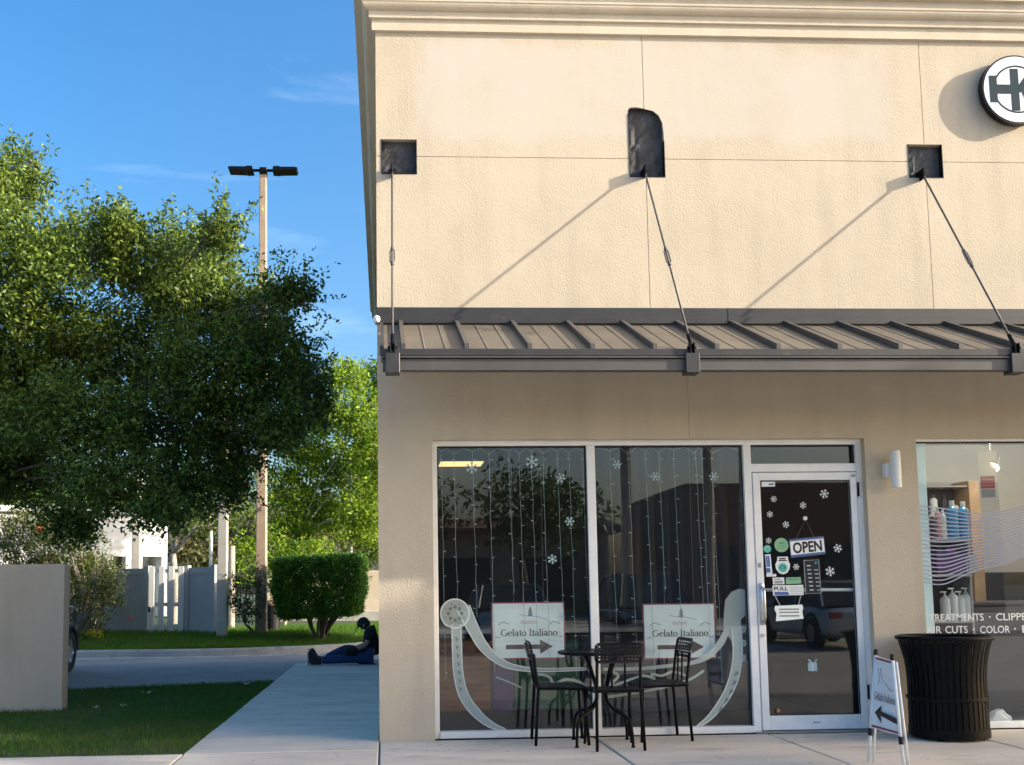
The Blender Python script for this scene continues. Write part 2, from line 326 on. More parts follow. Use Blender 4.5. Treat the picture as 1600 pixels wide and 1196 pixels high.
leafmat('grass', (.028, .085, .010), (.085, .165, .022), .35, .5)
leafmat('grass_lush', (.035, .12, .008), (.10, .22, .02), .4, .5)
mat('dry_leaf', (.42, .34, .24), .8, 0, .3, 30)
glassmat('glass_dark', (.93, .95, .95), .046, dirt=.006)
glassmat('glass_door', (.90, .93, .94), .046, dirt=.006)
glassmat('glass_salon', (.95, .965, .965), .036, dirt=.008)
glassmat('glass_car', (.25, .28, .28), .06)
filmmat('etched_vinyl', (.60, .70, .66), .45); filmmat('etched_line', (.74, .80, .76), .75); filmmat('etched_dark', (.16, .2, .19), .75)
filmmat('stripe_vinyl', (.44, .46, .60), .72)
mat('sticker_ice', (.40, .54, .56), .6, 0, .1, 30); mat('sticker_white', (.78, .80, .80), .55, 0, .04, 30)
mat('sticker_green', (.22, .46, .26), .55, 0, .08, 20); mat('sticker_teal', (.10, .50, .40), .55, 0, .08, 20); mat('sticker_blue', (.06, .12, .40), .5, 0, .08, 20); mat('sticker_navy', (.05, .11, .28), .5, 0, .05, 20)
mat('ink_black', (.012, .012, .014), .6, 0, 0); mat('ink_grey', (.25, .27, .28), .6, 0, 0); mat('ink_red', (.30, .045, .07), .6, 0, .05); mat('ink_maroon', (.10, .05, .06), .6, 0, 0); mat('ink_brown', (.16, .11, .10), .6, 0, 0); mat('ink_green', (.1, .26, .14), .6, 0, 0); mat('ink_teal_dark', (.02, .2, .18), .6, 0, 0); mat('ink_pale_red', (.62, .42, .42), .6, 0, 0)
mat('sign_paper', (.84, .90, .86), .6, 0, .05, 5); mat('sign_slate', (.03, .05, .065), .7, 0, .05, 5, spec=.1); mat('sign_white', (.82, .84, .86), .4, 0, .02, 5)
mat('wire_white', (.36, .42, .42), .6, 0, .05); mat('bulb', (.55, .62, .62), .3, 0, 0); mat('cord', (.3, .22, .15), .8, 0, .1)
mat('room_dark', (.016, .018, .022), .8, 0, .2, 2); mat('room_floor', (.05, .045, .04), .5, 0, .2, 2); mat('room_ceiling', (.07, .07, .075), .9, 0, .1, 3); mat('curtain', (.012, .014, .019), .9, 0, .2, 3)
mat('counter_wood', (.34, .13, .04), .5, 0, .3, 6, stretch=(1, 1, 6)); mat('panel_purple', (.12, .06, .22), .5, 0, .2, 4); mat('panel_green', (.05, .15, .07), .5, 0, .3, 4); mat('panel_orange', (.50, .20, .05), .5, 0, .3, 4); mat('counter_white', (.5, .52, .52), .4, 0, .1, 4)
mat('salon_wall', (.62, .61, .58), .85, 0, .05, 2); mat('salon_wall_cool', (.66, .86, .92), .85, 0, .04, 2); mat('salon_floor', (.05, .055, .07), .4, 0, .2, 3); mat('shelf_grey', (.30, .30, .30), .5, 0, .1, 6); mat('shelf_wood', (.42, .28, .16), .6, 0, .2, 6)
mat('bottle_blue', (.02, .24, .50), .3, 0, .08, 5); mat('bottle_white', (.62, .66, .67), .35, 0, .05, 5); mat('bottle_rose', (.45, .22, .22), .35, 0, .05, 5); mat('bottle_dark', (.03, .03, .04), .3, 0, .1, 5); mat('box_purple', (.09, .03, .17), .5, 0, .2, 8); mat('box_cream', (.7, .52, .38), .6, 0, .1, 8)
mat('lamp_grey', (.32, .33, .35), .45, .2, .05); mat('lamp_glow', (1, .9, .6), .5, 0, 0, emit=(1.0, .78, .38), estr=5.0); mat('panel_glow', (1, .9, .7), .5, 0, 0, emit=(1.0, .66, .24), estr=.75); mat('red_glow', (.6, .1, .1), .5, 0, 0, emit=(1.0, .10, .10), estr=1.2)
mat('skin', (.34, .20, .14), .6, 0, .1, 20); mat('shirt_black', (.008, .008, .011), .9, 0, .2, 20); mat('jeans', (.022, .045, .13), .9, 0, .3, 25, bump=.5, bscale=40, bdist=.01); mat('hair_black', (.007, .007, .008), .7, 0, .3, 30); mat('shoe_dark', (.012, .012, .014), .7, 0, .2, 20); mat('shoe_sole', (.38, .40, .45), .7, 0, .1, 20)
mat('vinyl_fence', (.44, .44, .44), .55, 0, .06, 3, stain=((.2, .2, .2), 2.2, .6, .4)); mat('vinyl_white', (.66, .66, .63), .5, 0, .06, 4); mat('far_wall', (.55, .46, .35), .9, 0, .1, 2); mat('far_white', (.72, .72, .71), .8, 0, .06, 1.2); mat('far_dark', (.05, .06, .065), .3, 0, .2, 2)
mat('car_dark', (.012, .02, .024), .22, .3, .05, 3, coat=1.0); mat('car_white', (.62, .63, .64), .25, 0, .03, 3, coat=1.0); mat('car_red', (.25, .02, .02), .25, 0, .03, 3, coat=1.0); mat('car_silver', (.35, .36, .37), .3, .5, .03, 3, coat=1.0); mat('tyre', (.018, .018, .019), .85, 0, .2, 20); mat('tail_red', (.4, .01, .01), .2, 0, 0, coat=1.0); mat('head_lens', (.6, .62, .63), .1, .3, 0, coat=1.0)
mat('roof_brown', (.22, .12, .075), .8, 0, .2, 4); mat('shop_tan', (.45, .34, .23), .9, 0, .1, 1.5)

# ================================================================== SETTING
def struct(o): o['kind'] = 'structure'; return o
g = MB(); g.box(-1500, 1500, -1500, 1500, -1.0, -.25); struct(g.build('ground', 'soil'))
lot = MB(); lot.box(-60, 80, -70, -2.72, -.24, -.15); struct(lot.build('parking_lot', 'asphalt_lot'))
for i, x in enumerate(range(-9, 22, 3)):                 # painted bay lines
    p = MB(); p.box(x-.05, x+.05, -17.5, -12.5, -.15, -.146); struct(p.build('painted_line', 'paint_white'))
st = MB(); st.add([(-60, 5.15, -.02), (-3.9, 5.36, -.02), (-1.52, 6.06, -.02), (-1.3, 6.1, -.02), (-1.3, 9.2, -.02), (.6, 9.3, -.02), (.6, 10.55, -.02), (60, 10.55, -.02), (60, 18, -.02), (1.2, 17, -.02), (-.4, 14.2, -.02), (-1.2, 12.9, -.02), (-2.4, 12.2, -.02), (-60, 12.2, -.02)], [tuple(range(14))])
struct(st.build('road', 'asphalt'))
lawn_bed = MB(); lawn_bed.add([(-40, -.47, -.015), (-1.475, -.47, -.015), (-1.5, 6.05, -.015), (-3.9, 5.34, -.015), (-40, 5.1, -.015)], [(0, 1, 2, 3, 4)]); struct(lawn_bed.build('lawn', 'soil'))
# joint bed below the slabs, slabs as pieces of the pavement
pave = MB(); pave.box(-9, 24, -2.5, -.005, -.2, -.012); pave.box(-1.46, -.004, -.004, 9.45, -.2, -.012); pv = struct(pave.build('pavement', 'joint_dark'))
xs = [-9, -7.4, -5.9, -4.4, -2.95, -1.47, 0.0, 1.75, 3.19, 4.72, 6.25, 7.8, 9.3, 10.9, 12.4, 14, 16, 18, 20, 22, 24]
for a, b in zip(xs[:-1], xs[1:]):
    y1 = -.47 if b <= -1.4 else (-.004 if a >= -.01 else -.47)
    m = MB(); m.box(a+.006, b-.006, -2.5, y1, -.11, random.uniform(-.0015, .0015), ch=.008); m.build('paving_slab', 'concrete', pv)
ys = [-.47, 1.05, 2.6, 4.1, 5.6, 7.1, 8.5, 9.45]
for a, b in zip(ys[:-1], ys[1:]):
    m = MB(); m.box(-1.475, -.006, a+.006, b-.006, -.11, random.uniform(-.0015, .0015), ch=.008); m.build('paving_slab', 'concrete', pv)
kb = MB(); kb.prism_x([(-2.51, -.24), (-2.51, -.003), (-2.55, .0), (-2.68, .0), (-2.71, -.04), (-2.72, -.24)], -40, 60); struct(kb.build('front_kerb', 'kerb'))
# far kerb along the road, following its bend, and the raised verge behind it
KL = smooth_pts([(-40, 12.1), (-12, 12.0), (-5.6, 11.95), (-3.6, 11.9), (-2.2, 12.2), (-1.1, 12.85), (-.3, 13.9), (.6, 15.4), (1.6, 18), (2, 30)], 8)
kb = MB(); prof = [(-.30, -.03), (-.28, -.005), (-.04, .0), (-.0, .10), (.035, .135), (.17, .14), (.18, .05)]
vv = []
for i, p in enumerate(KL):
    t = Vector((KL[min(i+1, len(KL)-1)][0]-KL[max(i-1, 0)][0], KL[min(i+1, len(KL)-1)][1]-KL[max(i-1, 0)][1])).normalized(); nrm = Vector((-t.y, t.x))
    vv += [(p[0]+nrm.x*o_, p[1]+nrm.y*o_, z_) for o_, z_ in prof]
n_ = len(prof); kb.add(vv, [(i*n_+k, i*n_+k+1, (i+1)*n_+k+1, (i+1)*n_+k) for i in range(len(KL)-1) for k in range(n_-1)]); struct(kb.build('far_kerb', 'kerb', smooth=False))
def kerb_y(x): return float(np.interp(x, [p[0] for p in KL], [p[1] for p in KL]))
def verge_z(x, y):
    d = min(1, max(0, (y-kerb_y(x)-.2)/2.3)); return .115 + .21*d*d*(3-2*d) + .02*math.sin(x*1.3+y)
NX, NY = 90, 46; vv = []
for i in range(NX+1):
    x = -40 + 41.9*i/NX
    for k in range(NY+1):
        yk = kerb_y(x)+.10; t = k/NY; y = yk + (75-yk)*t**2.4; vv.append((x, y, verge_z(x, y+.0) if y < 40 else .33))
vg = MB(); vg.add(vv, [(i*(NY+1)+k, (i+1)*(NY+1)+k, (i+1)*(NY+1)+k+1, i*(NY+1)+k+1) for i in range(NX) for k in range(NY)]); struct(vg.build('verge', 'soil', smooth=True))

# ================================================================== SHOP BUILDING
B = empty('shop_building', (0, 0, 0), 0, 'cream stucco corner shop building with stepped cornice and white framed storefront', 'building')
BX, BY, BT = 42.0, 10.5, 6.55
OPEN_A = (.45, 4.125, -.1, 2.452); OPEN_B = (4.575, 8.2, -.1, 2.452)
POCK = [(.045, .346, 4.737, 5.043), (2.18, 2.49, 4.73, 5.37), (4.652, 4.958, 4.748, 5.051), (7.12, 7.42, 4.748, 5.05)]
wb = MB(); wb.holes(.02, BX, -.05, 6.06, .0085, .2, [OPEN_A, OPEN_B]+POCK); wb.build('wall', 'stucco', B)
G_ = .0028
cols = [0, 2.322, 4.802, 7.27, 9.75, 12.2, 14.7, 17.2, BX]
for a, b in zip(cols[:-1], cols[1:]):
    for k, (c, d) in enumerate(((3.43, 4.893), (4.893, 6.05))):
        m = MB(); m.holes(a+(G_ if a > 0 else 0), b-G_, c+G_, d-(G_ if d < 6 else 0), 0, .008, POCK)
        if k == 1 and a < 2.2: m.prism([(2.18, 5.37), (2.322-G_, 5.37), (2.322-G_, 5.345), (2.25, 5.358), (2.2, 5.352), (2.18, 5.33)], .0, .0078)
        if k == 1 and a == 2.322: m.prism([(2.322+G_, 5.37), (2.322+G_, 5.343), (2.40, 5.325), (2.45, 5.285), (2.478, 5.22), (2.488, 5.12), (2.49, 5.0), (2.49, 5.37)], .0, .0078)
        m.build('stucco_panel', 'stucco_patched', B)
cols = [0, 2.62, 6.4, 10, 14, BX]
for a, b in zip(cols[:-1], cols[1:]):
    m = MB(); m.holes(a+(.0015 if a > 0 else 0), b-.0015, -.05, 3.425, 0, .008, [OPEN_A, OPEN_B]); m.build('stucco_panel', 'stucco', B)
sw = MB(); sw.box(0, .019, .2, BY, -.05, 6.06); sw.box(.0, BX, BY-.2, BY-.003, -.05, 6.06); sw.build('side_wall', 'stucco', B)
sw = MB(); sw.box(.2, BX, .2, BY-.2, 5.6, 5.75); sw.build('roof', 'joint_dark', B)
# cornice swept round the corner
prof = [(0, 6.0), (.03, 6.004), (.032, 6.10), (.055, 6.104), (.057, 6.165)]+[(.057+.055*math.sin(t)**1.0*1.0, 6.165+.055*(1-math.cos(t))) for t in np.linspace(.25, math.pi/2, 5)]+[(.118, 6.222), (.120, 6.296), (.16, 6.300), (.163, 6.42), (.19, 6.424), (.19, BT), (-.2, BT), (-.2, 6.0)]
n_ = len(prof); vv = []
for o_, z_ in prof: vv.append((BX, -o_, z_))
for o_, z_ in prof: vv.append((-o_, -o_, z_))
for o_, z_ in prof: vv.append((-o_, BY, z_))
cm = MB(); cm.add(vv, [(i*n_+k, i*n_+(k+1) % n_, (i+1)*n_+(k+1) % n_, (i+1)*n_+k) for i in range(2) for k in range(n_)]+[tuple(range(n_)), tuple(range(2*n_, 3*n_))]); cm.build('cornice', 'stucco_cornice', B)
for h in POCK:                                           # recessed anchor pockets with torn membrane
    m = MB(); NXp, NZp = 9, int(9*(h[3]-h[2])/(h[1]-h[0])); vv = []
    for i in range(NXp+1):
        for k in range(NZp+1):
            e = 0 if i in (0, NXp) or k in (0, NZp) else random.uniform(-.009, .006)
            vv.append((h[0]+(h[1]-h[0])*i/NXp, .055+e, h[2]+(h[3]-h[2])*k/NZp))
    m.add(vv, [(i*(NZp+1)+k, (i+1)*(NZp+1)+k, (i+1)*(NZp+1)+k+1, i*(NZp+1)+k+1) for i in range(NXp) for k in range(NZp)])
    po = m.build('anchor_pocket', 'membrane', B); po['label'] = 'dark recessed pocket lined with torn membrane'
    f = MB(); w_ = .012                                  # dark metal lining
    f.box(h[0]-.001, h[0]+.004, -.004, .10, h[2], min(h[3], 5.30)); f.box(h[1]-.004, h[1]+.001, -.004, .10, h[2], min(h[3], 5.06)); f.box(h[0], h[1], -.003, .10, h[2]-.002, h[2]+.004)
    f.build('lining', 'black_plastic', po)

# ---- shop front: frames, panes, door
FY0, FY1 = .075, .155
W = MB(); W.box(.435, .492, FY0, FY1, .0, 2.47, .003); wf = W.build('display_window', 'white_frame', B); wf['label'] = 'white framed shop window hung with icicle lights'
m = MB(); m.box(.492, 4.13, FY0+.002, FY1, 2.410, 2.475, .003); m.build('head_rail', 'white_frame', wf)
m = MB(); m.box(.492, 3.10, FY0-.015, FY1, .0, .056, .004); m.build('sill', 'white_frame', wf)
m = MB(); m.box(1.757, 1.828, FY0+.001, FY1, .056, 2.410, .003); m.build('mullion', 'white_frame', wf)
m = MB(); m.box(.488, 1.760, .128, .134, .052, 2.414); m.build('pane', 'glass_dark', wf)
m = MB(); m.box(1.826, 3.104, .128, .134, .052, 2.414); m.build('pane', 'glass_dark', wf)
m = MB()
for a, b in ((.492, 1.757), (1.828, 3.10)): m.box(a, b, .105, .127, 2.399, 2.410); m.box(a, a+.006, .105, .127, .056, 2.399); m.box(b-.006, b, .105, .127, .056, 2.399)
m.build('glazing_gasket', 'ink_black', wf)
m = MB(); m.box(3.10, 3.166, FY0-.003, FY1+.002, .0, 2.412, .003); df = m.build('door_frame', 'white_frame', B)
m = MB(); m.box(4.077, 4.135, FY0-.003, FY1+.002, .0, 2.412, .003); m.build('jamb', 'white_frame', df)
m = MB(); m.box(3.166, 4.077, FY0, FY1, 2.176, 2.246, .003); m.build('transom_bar', 'white_frame', df)
m = MB(); m.box(3.164, 4.079, .128, .134, 2.244, 2.412); m.build('transom_pane', 'glass_door', df)
m = MB(); m.box(3.168, 4.077, .105, .127, 2.400, 2.410); m.box(4.06, 4.077, .1, .127, 2.246, 2.4); m.build('glazing_gasket', 'ink_black', df)
m = MB(); m.box(3.10, 4.13, .03, .2, -.004, .012, .004); m.build('threshold', 'chrome', df)
D0 = MB(); DY0, DY1 = .068, .118
D0.box(3.172, 3.236, DY0, DY1, .018, 2.170, .004); D0.box(4.018, 4.073, DY0, DY1, .018, 2.170, .004); D0.box(3.236, 4.018, DY0+.001, DY1, 2.103, 2.170, .004); D0.box(3.236, 4.018, DY0+.001, DY1, .018, .136, .004)
door = D0.build('door', 'white_frame', B); door['label'] = 'white aluminium glass door with stickers and pull handle'
m = MB(); m.box(3.234, 4.020, .09, .096, .134, 2.105); m.build('pane', 'glass_door', door)
m = MB(); m.box(3.236, 4.018, .083, .089, 2.094, 2.103); m.box(3.236, 4.018, .083, .089, .136, .144); m.box(3.236, 3.243, .083, .089, .144, 2.094); m.box(4.011, 4.018, .083, .089, .144, 2.094); m.build('glazing_gasket', 'ink_black', door)
m = MB(); m.tube([(3.25, .112, 1.178), (4.02, .112, 1.170)], .014, 8); m.build('push_bar', 'sticker_white', door, smooth=True)
m = MB(); m.box(3.186, 3.232, .058, .068, .885, 1.235, .003); m.tube([(3.205, .066, 1.20), (3.205, .012, 1.19), (3.205, .0, 1.16), (3.205, .0, .95), (3.205, .012, .92), (3.205, .066, .91)], .012, 8); m.build('pull_handle', 'chrome', door, smooth=True)
m = MB(); m.lathe([(.016, 0), (.016, .012)], (0, 0, 0), 14); lk = m.build('lock_cylinder', 'chrome', door, keep=False); lk.rotation_euler = (math.pi/2, 0, 0); lk.location = (3.203, .068, .80)
m = MB(); m.box(3.187, 3.212, .06, .068, 1.365, 1.405, .002); m.build('lock_plate', 'lamp_grey', door)
for z in (2.02, .32): m = MB(); m.tube([(4.082, .062, z-.06), (4.082, .062, z+.06)], .009, 8); m.build('hinge', 'black_metal', door)
m = MB(); m.box(4.03, 4.062, .064, .068, 2.125, 2.15, .001); m.build('alarm_contact', 'lamp_grey', door)
m = MB(); m.box(3.60, 3.66, .0655, .0672, .072, .080); m.build('rail_plate', 'ink_grey', door)
S = MB(); S.box(4.555, 4.585, FY0, FY1, .0, 2.47, .003); S.box(4.585, 8.21, FY0+.002, FY1, 2.432, 2.475, .003); S.box(4.585, 8.21, FY0-.01, FY1, .0, .05, .003); sf = S.build('salon_window', 'white_frame', B); sf['label'] = 'clear salon window with curved stripe vinyl'
m = MB(); m.box(4.58, 8.2, .128, .134, .046, 2.436); m.build('pane', 'glass_salon', sf)
m = MB(); m.box(4.585, 8.2, .105, .127, 2.42, 2.432); m.build('glazing_gasket', 'ink_black', sf)
# ---- rooms behind the glass
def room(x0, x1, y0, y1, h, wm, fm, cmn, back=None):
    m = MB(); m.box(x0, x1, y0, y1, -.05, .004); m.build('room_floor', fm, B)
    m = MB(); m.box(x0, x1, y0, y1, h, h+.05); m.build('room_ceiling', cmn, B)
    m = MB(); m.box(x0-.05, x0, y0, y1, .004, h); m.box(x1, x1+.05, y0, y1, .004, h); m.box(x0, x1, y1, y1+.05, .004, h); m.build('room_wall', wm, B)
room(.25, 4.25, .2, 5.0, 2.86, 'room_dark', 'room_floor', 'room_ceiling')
room(4.42, 9.6, .2, 3.4, 2.86, 'salon_wall', 'salon_floor', 'salon_wall')
m = MB(); m.box(4.50, 4.76, .205, .26, .004, 2.80, .004); m.build('partition', 'salon_wall_cool', B)
m = MB()                                                 # gathered curtain behind right pane
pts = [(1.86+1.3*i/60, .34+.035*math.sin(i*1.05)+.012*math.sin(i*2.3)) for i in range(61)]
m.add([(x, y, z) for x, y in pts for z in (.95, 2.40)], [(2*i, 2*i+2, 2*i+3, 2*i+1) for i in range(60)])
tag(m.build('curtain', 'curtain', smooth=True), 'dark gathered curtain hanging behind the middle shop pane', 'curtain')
# ---- wall lamp
L0 = empty('wall_lamp', (4.33, 0, 2.17), 0, 'white cylinder wall lamp between shop door and salon window', 'lamp')
m = MB(); m.lathe([(.036, -.155), (.042, -.15), (.042, .15), (.039, .156), (.034, .156), (.034, .12)], (4.335, -.10, 2.17), 24); m.build('shade', 'sticker_white', L0, smooth=False)
m = MB(); m.box(4.262, 4.36, -.072, .0, 2.11, 2.23, .004); m.build('mount', 'sticker_white', L0)

# ================================================================== AWNING
A = empty('metal_awning', (0, 0, 2.8), 0, 'dark bronze standing seam metal awning hung from tie rods over the storefront', 'awning')
AX0, AX1 = .055, 12.0
m = MB(); m.box(.0, AX1, -.022, -.001, 3.486, 3.572, .003); m.build('flashing', 'bronze_metal', A)
m = MB(); m.box(.012, AX1, -.05, -.003, 3.428, 3.484, .003); m.build('flashing', 'bronze_metal', A)
m = MB(); m.box(2.985, 2.991, -.0245, -.0221, 3.488, 3.57); m.box(2.972, 2.977, -.0525, -.0501, 3.43, 3.482); m.build('lap_joint', 'ink_black', A)
slope = lambda y: 3.41 + (y+.05)*.44                     # roof plane
pitch = .4675; xr0 = .197
def pan(x0, x1, nm='roof_pan'):
    m = MB(); xs_ = [x0]
    for k in (1, 2): c = x0+(x1-x0)*k/3; xs_ += [c-.008, c-.003, c+.003, c+.008]
    xs_ += [x1]; hh = [0]+[0, .005, .005, 0]*2+[0]
    vv = []
    for x, h in zip(xs_, hh):
        for y in (-.05, -1.055): vv += [(x, y, slope(y)+h), (x, y, slope(y)-.012)]
    n4 = len(xs_); f = []
    for i in range(n4-1):
        a = 4*i; b = a+4; f += [(a, b, b+2, a+2), (a+1, a+3, b+3, b+1), (a+2, b+2, b+3, a+3), (a, a+1, b+1, b)]
    f += [(0, 2, 3, 1), (4*n4-4, 4*n4-3, 4*n4-1, 4*n4-2)]; m.add(vv, f); return m.build(nm, 'awning_roof', A)
xk = xr0
pan(AX0, xr0-.001)
while xk < AX1-.3:
    pan(xk+.001, min(xk+pitch-.001, AX1)); m = MB()
    q = [(-.05, slope(-.05)+.001), (-1.06, slope(-1.06)+.001), (-1.06, slope(-1.06)+.046), (-.05, slope(-.05)+.046)]
    m.prism_x(q, xk-.016, xk+.016); m.build('rib', 'awning_rib', A); xk += pitch
m = MB(); m.prism_x([(-.05, slope(-.05)-.02), (-1.06, slope(-1.06)-.02), (-1.06, slope(-1.06)+.03), (-.05, slope(-.05)+.03)], AX0-.03, AX0-.001); m.build('end_trim', 'bronze_metal', A)
m = MB(); m.box(AX0-.03, AX1, -1.075, -1.062, 2.915, 2.968, .003); m.build('fascia', 'bronze_metal', A)
m = MB(); m.box(AX0-.02, AX1, -1.088, -.9, 2.897, 2.909, .002); m.build('flange', 'awning_rib', A)
m = MB(); m.box(AX0-.01, AX1, -1.070, -1.0, 2.806, 2.893, .003); m.build('beam', 'awning_rib', A)
RODS = [((.135, -.045, 4.752), (.118, -1.085, 2.965)), ((2.300, -.045, 4.765), (2.334, -1.085, 2.968)), ((4.745, -.045, 4.765), (4.815, -1.085, 2.970)), ((7.27, -.045, 4.765), (7.30, -1.085, 2.97))]
for (a, b) in RODS:
    x = b[0]
    m = MB(); m.box(x-.052, x+.052, -1.105, -.985, 2.782, 2.932, .004); m.prism_x([(-.985, 2.86), (-.985, 2.925), (-.06, 3.35), (-.06, 3.10)], x-.04, x+.04); m.build('outrigger', 'bronze_metal', A)
    a = Vector(a); b = Vector(b); d = (b-a).normalized()
    m = MB(); m.tube([a+d*.03, b-d*.05], .0085, 8); rod = m.build('tie_rod', 'steel', A, smooth=True)
    c = a.lerp(b, .52); sd = Vector((1, 0, 0)); m = MB()
    for sg in (-1, 1): m.tube([c-d*.08+sd*sg*.006, c-d*.06+sd*sg*.017, c+d*.06+sd*sg*.017, c+d*.08+sd*sg*.006], .006, 6)
    m.tube([c-d*.10, c-d*.07], .014, 8); m.tube([c+d*.07, c+d*.10], .014, 8); m.build('turnbuckle', 'steel', rod)
    m = MB(); 
    for sg in (-1, 1): m.box(b.x+sg*.016-.004, b.x+sg*.016+.004, -1.105, -1.06, 2.93, 3.01, .002)
    m.tube([(b.x-.034, -1.083, 2.975), (b.x+.034, -1.083, 2.975)], .010, 8); m.tube([b-d*.14, b-d*.0], .015, 8); m.build('clevis', 'black_metal', rod)
    m = MB(); m.box(a.x-.007, a.x+.007, -.075, .10, a.z-.05, a.z+.045, .002); m.box(a.x-.05, a.x+.05, .062, .075, a.z-.06, a.z+.06, .002)
    m.tube([(a.x-.025, -.045, a.z), (a.x+.025, -.045, a.z)], .009, 8); m.build('wall_bracket', 'black_metal', rod)

t = empty('security_sensor', (.004, -.03, 3.46), 0, 'small white round sensor at the left end of the awning flashing', 'sensor')
m = MB(); m.lathe([(.012, -.028), (.026, -.018), (.03, 0), (.026, .02), (.012, .03)], (-.004, -.07, 3.455), 14); m.build('dome', 'sticker_white', t, smooth=True); m = MB(); m.box(-.02, .011, -.07, -.001, 3.45, 3.47, .002); m.build('arm', 'sticker_white', t)
# ================================================================== ROUND SIGN
def xz_obj(name, polys, y, m, parent, thick=.0):         # flat print: polygons in XZ at depth y
    q = MB()
    for p in polys:
        if thick: q.prism(p, y, y+thick)
        else: q.add([(x, y, z) for x, z in p], [tuple(range(len(p)))])
    return q.build(name, m, parent)
def circ(cx, cz, r, n=40, a0=0, a1=2*math.pi): return [(cx+r*math.cos(a0+(a1-a0)*i/n), cz+r*math.sin(a0+(a1-a0)*i/n)) for i in range(n)]
HX, HZ, HR = X(1589, 140, -.09), Z(1589, 140, -.09), .315
HK = empty('round_sign', (HX, 0, HZ), 0, 'round white wall sign with dark interlocked letters and black rim', 'sign')
m = MB(); m.prism(circ(HX, HZ, HR, 64), -.088, -.03); m.prism(circ(HX, HZ, HR*.5, 24), -.03, -.001); m.build('rim', 'black_plastic', HK)
m = MB(); m.prism(circ(HX, HZ, HR-.016, 64), -.092, -.0881); m.build('face', 'sign_white', HK)
def ring(cx, cz, r0, r1, a0, a1, n=48):
    o = [(cx+r1*math.cos(a0+(a1-a0)*i/n), cz+r1*math.sin(a0+(a1-a0)*i/n)) for i in range(n+1)]; i_ = [(cx+r0*math.cos(a0+(a1-a0)*i/n), cz+r0*math.sin(a0+(a1-a0)*i/n)) for i in range(n+1)]
    return [[o[i], o[i+1], i_[i+1], i_[i]] for i in range(n)]
u = HR/.36
xz_obj('ring', ring(HX, HZ, .232*u, .250*u, 0, 2*math.pi), -.0935, 'sign_slate', HK)
R_ = lambda a, b, c, d: [(HX+a*u, HZ+c*u), (HX+b*u, HZ+c*u), (HX+b*u, HZ+d*u), (HX+a*u, HZ+d*u)]
xz_obj('letter', [R_(-.285, -.205, -.14, .14), R_(-.205, -.065, -.05, .048), R_(-.065, .02, -.225, .215)], -.0938, 'sign_slate', HK)
xz_obj('letter_arm', [[(HX+.02*u, HZ+.045*u), (HX+.02*u, HZ-.04*u), (HX+.24*u, HZ+.18*u), (HX+.15*u, HZ+.215*u)]], -.0942, 'sign_slate', HK)
xz_obj('letter_arm', [[(HX+.02*u, HZ+.02*u), (HX+.06*u, HZ+.06*u), (HX+.24*u, HZ-.19*u), (HX+.14*u, HZ-.225*u)]], -.0946, 'sign_slate', HK)

# ================================================================== LETTERING
def text_polys(s, cx, cz, h=None, w=None, rot=0.0, spacing=1.0, bold=0.0):   # built-in font -> triangles in XZ, fitted to a size
    cu = bpy.data.curves.new('t', 'FONT'); cu.body = s; cu.resolution_u = 3; cu.space_character = spacing; cu.offset = bold; to = bpy.data.objects.new('t', cu); COL.objects.link(to)
    dg = bpy.context.evaluated_depsgraph_get(); me = bpy.data.meshes.new_from_object(to.evaluated_get(dg)); bpy.data.objects.remove(to)
    P = [(v.co.x, v.co.y) for v in me.vertices]; F = [list(p.vertices) for p in me.polygons]; bpy.data.meshes.remove(me); bpy.data.curves.remove(cu)
    x0 = min(p[0] for p in P); x1 = max(p[0] for p in P); y0 = min(p[1] for p in P); y1 = max(p[1] for p in P)
    sy = h/(y1-y0) if h else None; sx = w/(x1-x0) if w else sy; sy = sy or sx
    cr, sr = math.cos(rot), math.sin(rot); Q = []
    for x, y in P:
        a = (x-(x0+x1)/2)*sx; b = (y-(y0+y1)/2)*sy; Q.append((cx+a*cr-b*sr, cz+a*sr+b*cr))
    return [[Q[i] for i in f] for f in F]
def arc(cx, cy, rx, ry, a0, a1, n=14): return [(cx+rx*math.cos(math.radians(a0+(a1-a0)*i/n)), cy+ry*math.sin(math.radians(a0+(a1-a0)*i/n))) for i in range(n+1)]
GLY = {'G': (.76, [arc(.36, .35, .29, .335, 48, 318, 20), [(.62, .08), (.62, .31)], [(.49, .31), (.73, .31)]]),
       'e': (.45, [arc(.22, .23, .18, .215, 8, 318, 18), [(.05, .25), (.40, .25)]]), 'l': (.24, [[(.11, 0), (.11, .72)], [(0, .012), (.22, .012)], [(0, .70), (.11, .70)]]),
       'a': (.45, [arc(.18, .13, .13, .115, 0, 360, 16), [(.33, .0), (.33, .33)], arc(.19, .32, .14, .125, 0, 165, 10), [(.33, .012), (.43, .012)]]),
       't': (.31, [[(.14, .05), (.14, .60)], [(.02, .45), (.28, .45)], arc(.22, .07, .08, .06, 180, 320, 8)]), 'o': (.48, [arc(.23, .23, .185, .215, 0, 360, 20)]),
       'I': (.31, [[(.14, 0), (.14, .70)], [(.02, .012), (.27, .012)], [(.02, .69), (.27, .69)]]), 'i': (.24, [[(.11, 0), (.11, .46)], [(0, .012), (.22, .012)], [(.02, .45), (.11, .45)], [(.11, .59), (.11, .68)]]),
       'n': (.52, [[(.1, 0), (.1, .46)], [(.40, 0), (.40, .30)], arc(.25, .30, .15, .15, 0, 180, 10), [(0, .012), (.2, .012)], [(.30, .012), (.50, .012)], [(.01, .45), (.1, .45)]]), ' ': (.26, [])}
